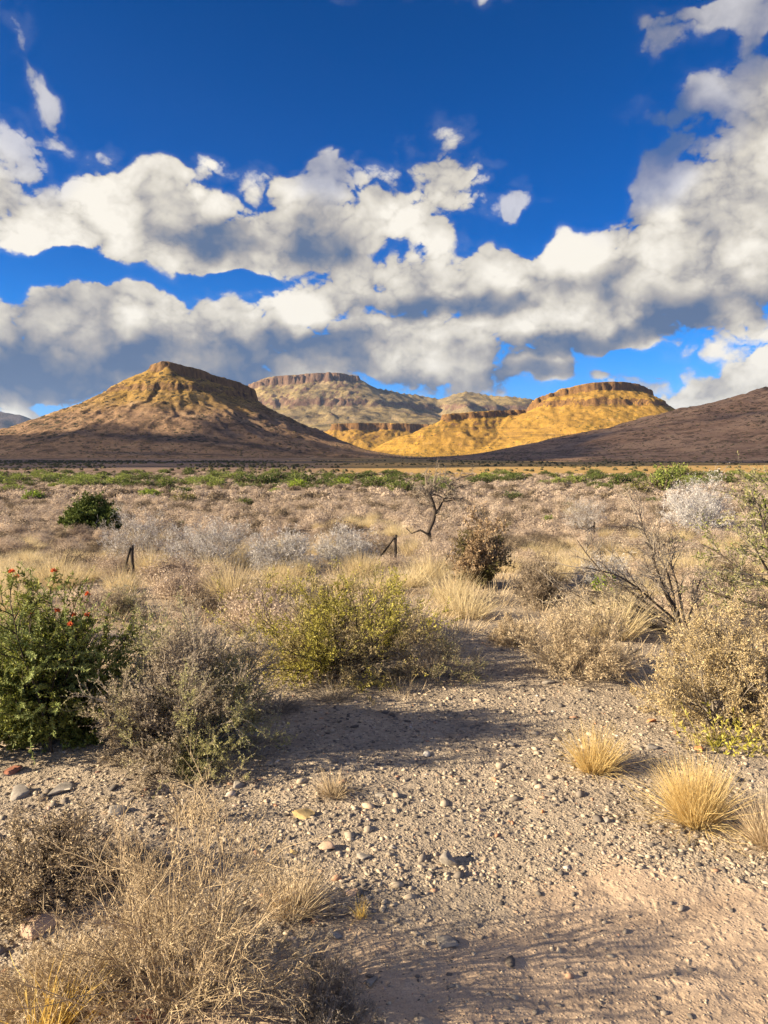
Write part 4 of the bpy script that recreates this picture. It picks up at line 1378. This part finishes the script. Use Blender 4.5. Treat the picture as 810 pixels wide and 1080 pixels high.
def stone_mat(name, a, b, c=None):
    m, T = new_mat(name)
    P = T.n('ShaderNodeTexCoord').outputs['Object']
    n1 = T.noise(P, 14, 5, 0.65)
    n2 = T.noise(P, 90, 4, 0.7)
    col = T.ramp(n1, [(0.3, a), (0.65, b)])
    col = T.mix(T.m('MULTIPLY', T.ss(n2, 0.55, 0.7), 0.5), col, c or b)
    finish(T, col, 0.9, bump=T.m('ADD', n1, T.m('MULTIPLY', n2, 0.4)), bstr=0.5, bdist=0.006)
    return m


S_GREY = stone_mat('grey_stone', (0.16, 0.145, 0.13), (0.34, 0.30, 0.26))
S_YEL = stone_mat('ochre_stone', (0.30, 0.21, 0.10), (0.52, 0.38, 0.18))
S_RED = stone_mat('red_brown_stone', (0.14, 0.055, 0.035), (0.30, 0.13, 0.085))
S_PINK = stone_mat('pink_stone', (0.33, 0.22, 0.16), (0.48, 0.35, 0.26))
S_ORANGE = stone_mat('orange_stone', (0.40, 0.17, 0.08), (0.58, 0.27, 0.13))
ROCKS = [
    (318, 864, 30, S_YEL, 0.45, 'flat ochre stone on the gravel, its right end darker'),
    (475, 914, 26, S_GREY, 0.75, 'grey angular stone casting a shadow on the gravel, alone near the middle'),
    (100, 1080, 40, S_RED, 0.8, 'red-brown boulder at the bottom edge under the big dead shrub'),
    (147, 1088, 34, S_RED, 0.7, 'second red-brown boulder at the bottom edge, right of the first'),
    (34, 990, 58, S_PINK, 0.55, 'pale pink rock half covered by dry grass at lower left'),
    (797, 772, 22, S_ORANGE, 0.7, 'orange stone at the foot of the large tan shrub'),
    (687, 762, 12, S_ORANGE, 0.8, 'small orange-red stone in front of the shrubs at right'),
    (573, 858, 8, S_ORANGE, 0.8, 'tiny orange-red stone on open gravel'),
    (641, 868, 11, S_GREY, 0.8, 'small pale grey stone left of the dense yellow tuft'),
    (342, 897, 22, S_PINK, 0.6, 'rounded pinkish stone below the flat ochre one'),
    (382, 908, 20, S_GREY, 0.5, 'grey stone right of the rounded pinkish one'),
    (374, 945, 18, S_PINK, 0.6, 'pinkish stone beside the tiny yellow tuft'),
    (350, 990, 24, S_GREY, 0.4, 'flat grey stone right of the big dead shrub'),
    (470, 1001, 28, S_GREY, 0.35, 'flat grey slab lying in the sandy track'),
    (449, 998, 12, S_GREY, 0.7, 'small grey stone left of the flat slab in the sandy track'),
    (737, 792, 14, S_ORANGE, 0.5, 'small flat orange stone on the gravel behind the dense yellow tuft'),
    (690, 790, 18, S_GREY, 0.4, 'flat grey stone between the two yellow tufts'),
    (18, 842, 34, S_GREY, 0.4, 'flat grey rock in the shade of the green shrub'),
    (60, 838, 44, S_GREY, 0.3, 'long flat grey slab under the green shrub'),
    (8, 818, 26, S_RED, 0.5, 'reddish stone in the shade at the left edge'),
    (540, 788, 14, S_GREY, 0.6, 'grey stone in the shadow band across the clearing'),
    (250, 830, 22, S_GREY, 0.5, 'grey stone in front of the grey-brown shrub'),
    (120, 862, 26, S_GREY, 0.5, 'pale grey stone below the gap between the two left shrubs'),
    (155, 815, 20, S_GREY, 0.8, 'grey stone upright at the base of the grey-brown shrub'),
    (402, 842, 16, S_GREY, 0.6, 'grey stone right of the small sparse tuft'),
    (506, 856, 11, S_PINK, 0.7, 'small pinkish stone above the grey angular one'),
    (580, 722, 16, S_GREY, 0.5, 'dark flat stone at the left foot of the blond shrub'),
    (668, 722, 20, S_GREY, 0.5, 'dark flat stone at the right foot of the blond shrub'),
    (310, 902, 14, S_YEL, 0.6, 'small ochre stone at the left of the rounded pinkish one'),
    (390, 1040, 20, S_GREY, 0.5, 'grey stone in the shade by the bottom edge of the gravel'),
]
for i, (px, py, w, m_, fl, lab) in enumerate(ROCKS):
    rg = np.random.default_rng(700 + i)
    x, y, z = ground_at(px, py)
    s = px2m(w, y) / 2 * 1.15
    V, F = rock_vf(rg, (s, s * rg.uniform(0.7, 1.0), s), fl, 3 if w > 15 else 2)
    me = mesh_np('rock', V, F, smooth=False)
    o = link('rock', me, m_, None, (x, y + s * 0.5, z + s * fl * 0.15), label=lab, category='rock')
    o.rotation_euler = (0, 0, rg.uniform(-0.5, 0.5))

# loose gravel: one object
m, T = new_mat('gravel_stone')
ri = T.n('ShaderNodeNewGeometry').outputs['Random Per Island']
gc = T.ramp(ri, [(0.0, (0.09, 0.08, 0.075)), (0.3, (0.18, 0.155, 0.135)), (0.6, (0.36, 0.30, 0.235)), (0.78, (0.48, 0.40, 0.30)), (0.93, (0.54, 0.44, 0.32)), (0.97, (0.40, 0.20, 0.12)), (1.0, (0.55, 0.52, 0.48))])
P = T.n('ShaderNodeNewGeometry').outputs['Position']
gc = T.mix(T.m('MULTIPLY', T.ss(T.noise(P, 120, 3, 0.6), 0.4, 0.65), 0.3), gc, (0.16, 0.13, 0.11))
finish(T, gc, 0.92, spec=0.15)
rg = np.random.default_rng(900)
ico = [rock_vf(rg, (1.15, rg.uniform(0.5, 0.9), 1), rg.uniform(0.25, 0.5), 1) for _ in range(12)]
N = 165000
yy = np.exp(rg.uniform(math.log(1.5), math.log(13), N))
xx = rg.uniform(-0.72, 0.72, N) * yy
ing = inside(CLEAR, xx, yy)
a_ = (yy - 2.95) + np.abs(xx - 0.95) * 0.55 + 0.35 * fbm(xx, yy, 3, 910)
pk = np.where(a_ < 0.1, 0.12, 1.0) * np.where(ing, 1.0, 0.4)
patch_ = 0.55 + 0.9 * vnoise(xx * 1.6, yy * 1.6, 911)
kp = rg.uniform(0, 1, N) < pk * np.clip(patch_, 0, 1)
xx, yy = xx[kp], yy[kp]
sz = 0.0030 * np.exp(rg.exponential(0.5, len(xx))) * (0.6 + 0.13 * yy)
sz = np.where(rg.uniform(0, 1, len(sz)) < 0.012, sz * 1.8, sz)
sz = np.minimum(sz, 0.018)
sz = np.where(rg.uniform(0, 1, len(sz)) < 0.004, rg.uniform(0.022, 0.042, len(sz)), sz)
V, F, o_ = [], [], 0
zz = zg(xx, yy)
for i in range(len(xx)):
    v, f = ico[i % 12]
    a = rg.uniform(0, 6.28); c, s = math.cos(a), math.sin(a)
    M = np.array([[c, -s, 0], [s, c, 0], [0, 0, 1]]) * sz[i]
    V.append(v @ M.T + (xx[i], yy[i], zz[i] + sz[i] * 0.08)); F.append(f + o_); o_ += len(v)
link('gravel', mesh_np('gravel', np.concatenate(V), np.concatenate(F)), m, kind='stuff', label='loose gravel over the clearing', category='gravel')

# ------------------------------------------------------------------ the air: far things fade a little to blue
def haze_box():
    m, T = new_mat('air')
    v = T.n('ShaderNodeVolumePrincipled', ins={'Color': (0.42, 0.62, 1.0, 1.0), 'Density': 2.4e-5, 'Anisotropy': 0.2})
    o = T.n('ShaderNodeOutputMaterial')
    T.t.links.new(v.outputs[0], o.inputs['Volume'])
    x0, x1, y0, y1, z0, z1 = -15800, 15800, -15800, 15800, -14.0, 640.0
    V = [(x, y, z) for z in (z0, z1) for y in (y0, y1) for x in (x0, x1)]
    F = [(0, 2, 3, 1), (4, 5, 7, 6), (0, 1, 5, 4), (2, 6, 7, 3), (0, 4, 6, 2), (1, 3, 7, 5)]
    link('haze', mesh_np('haze', V, np.array(F)), m, kind='stuff')


haze_box()
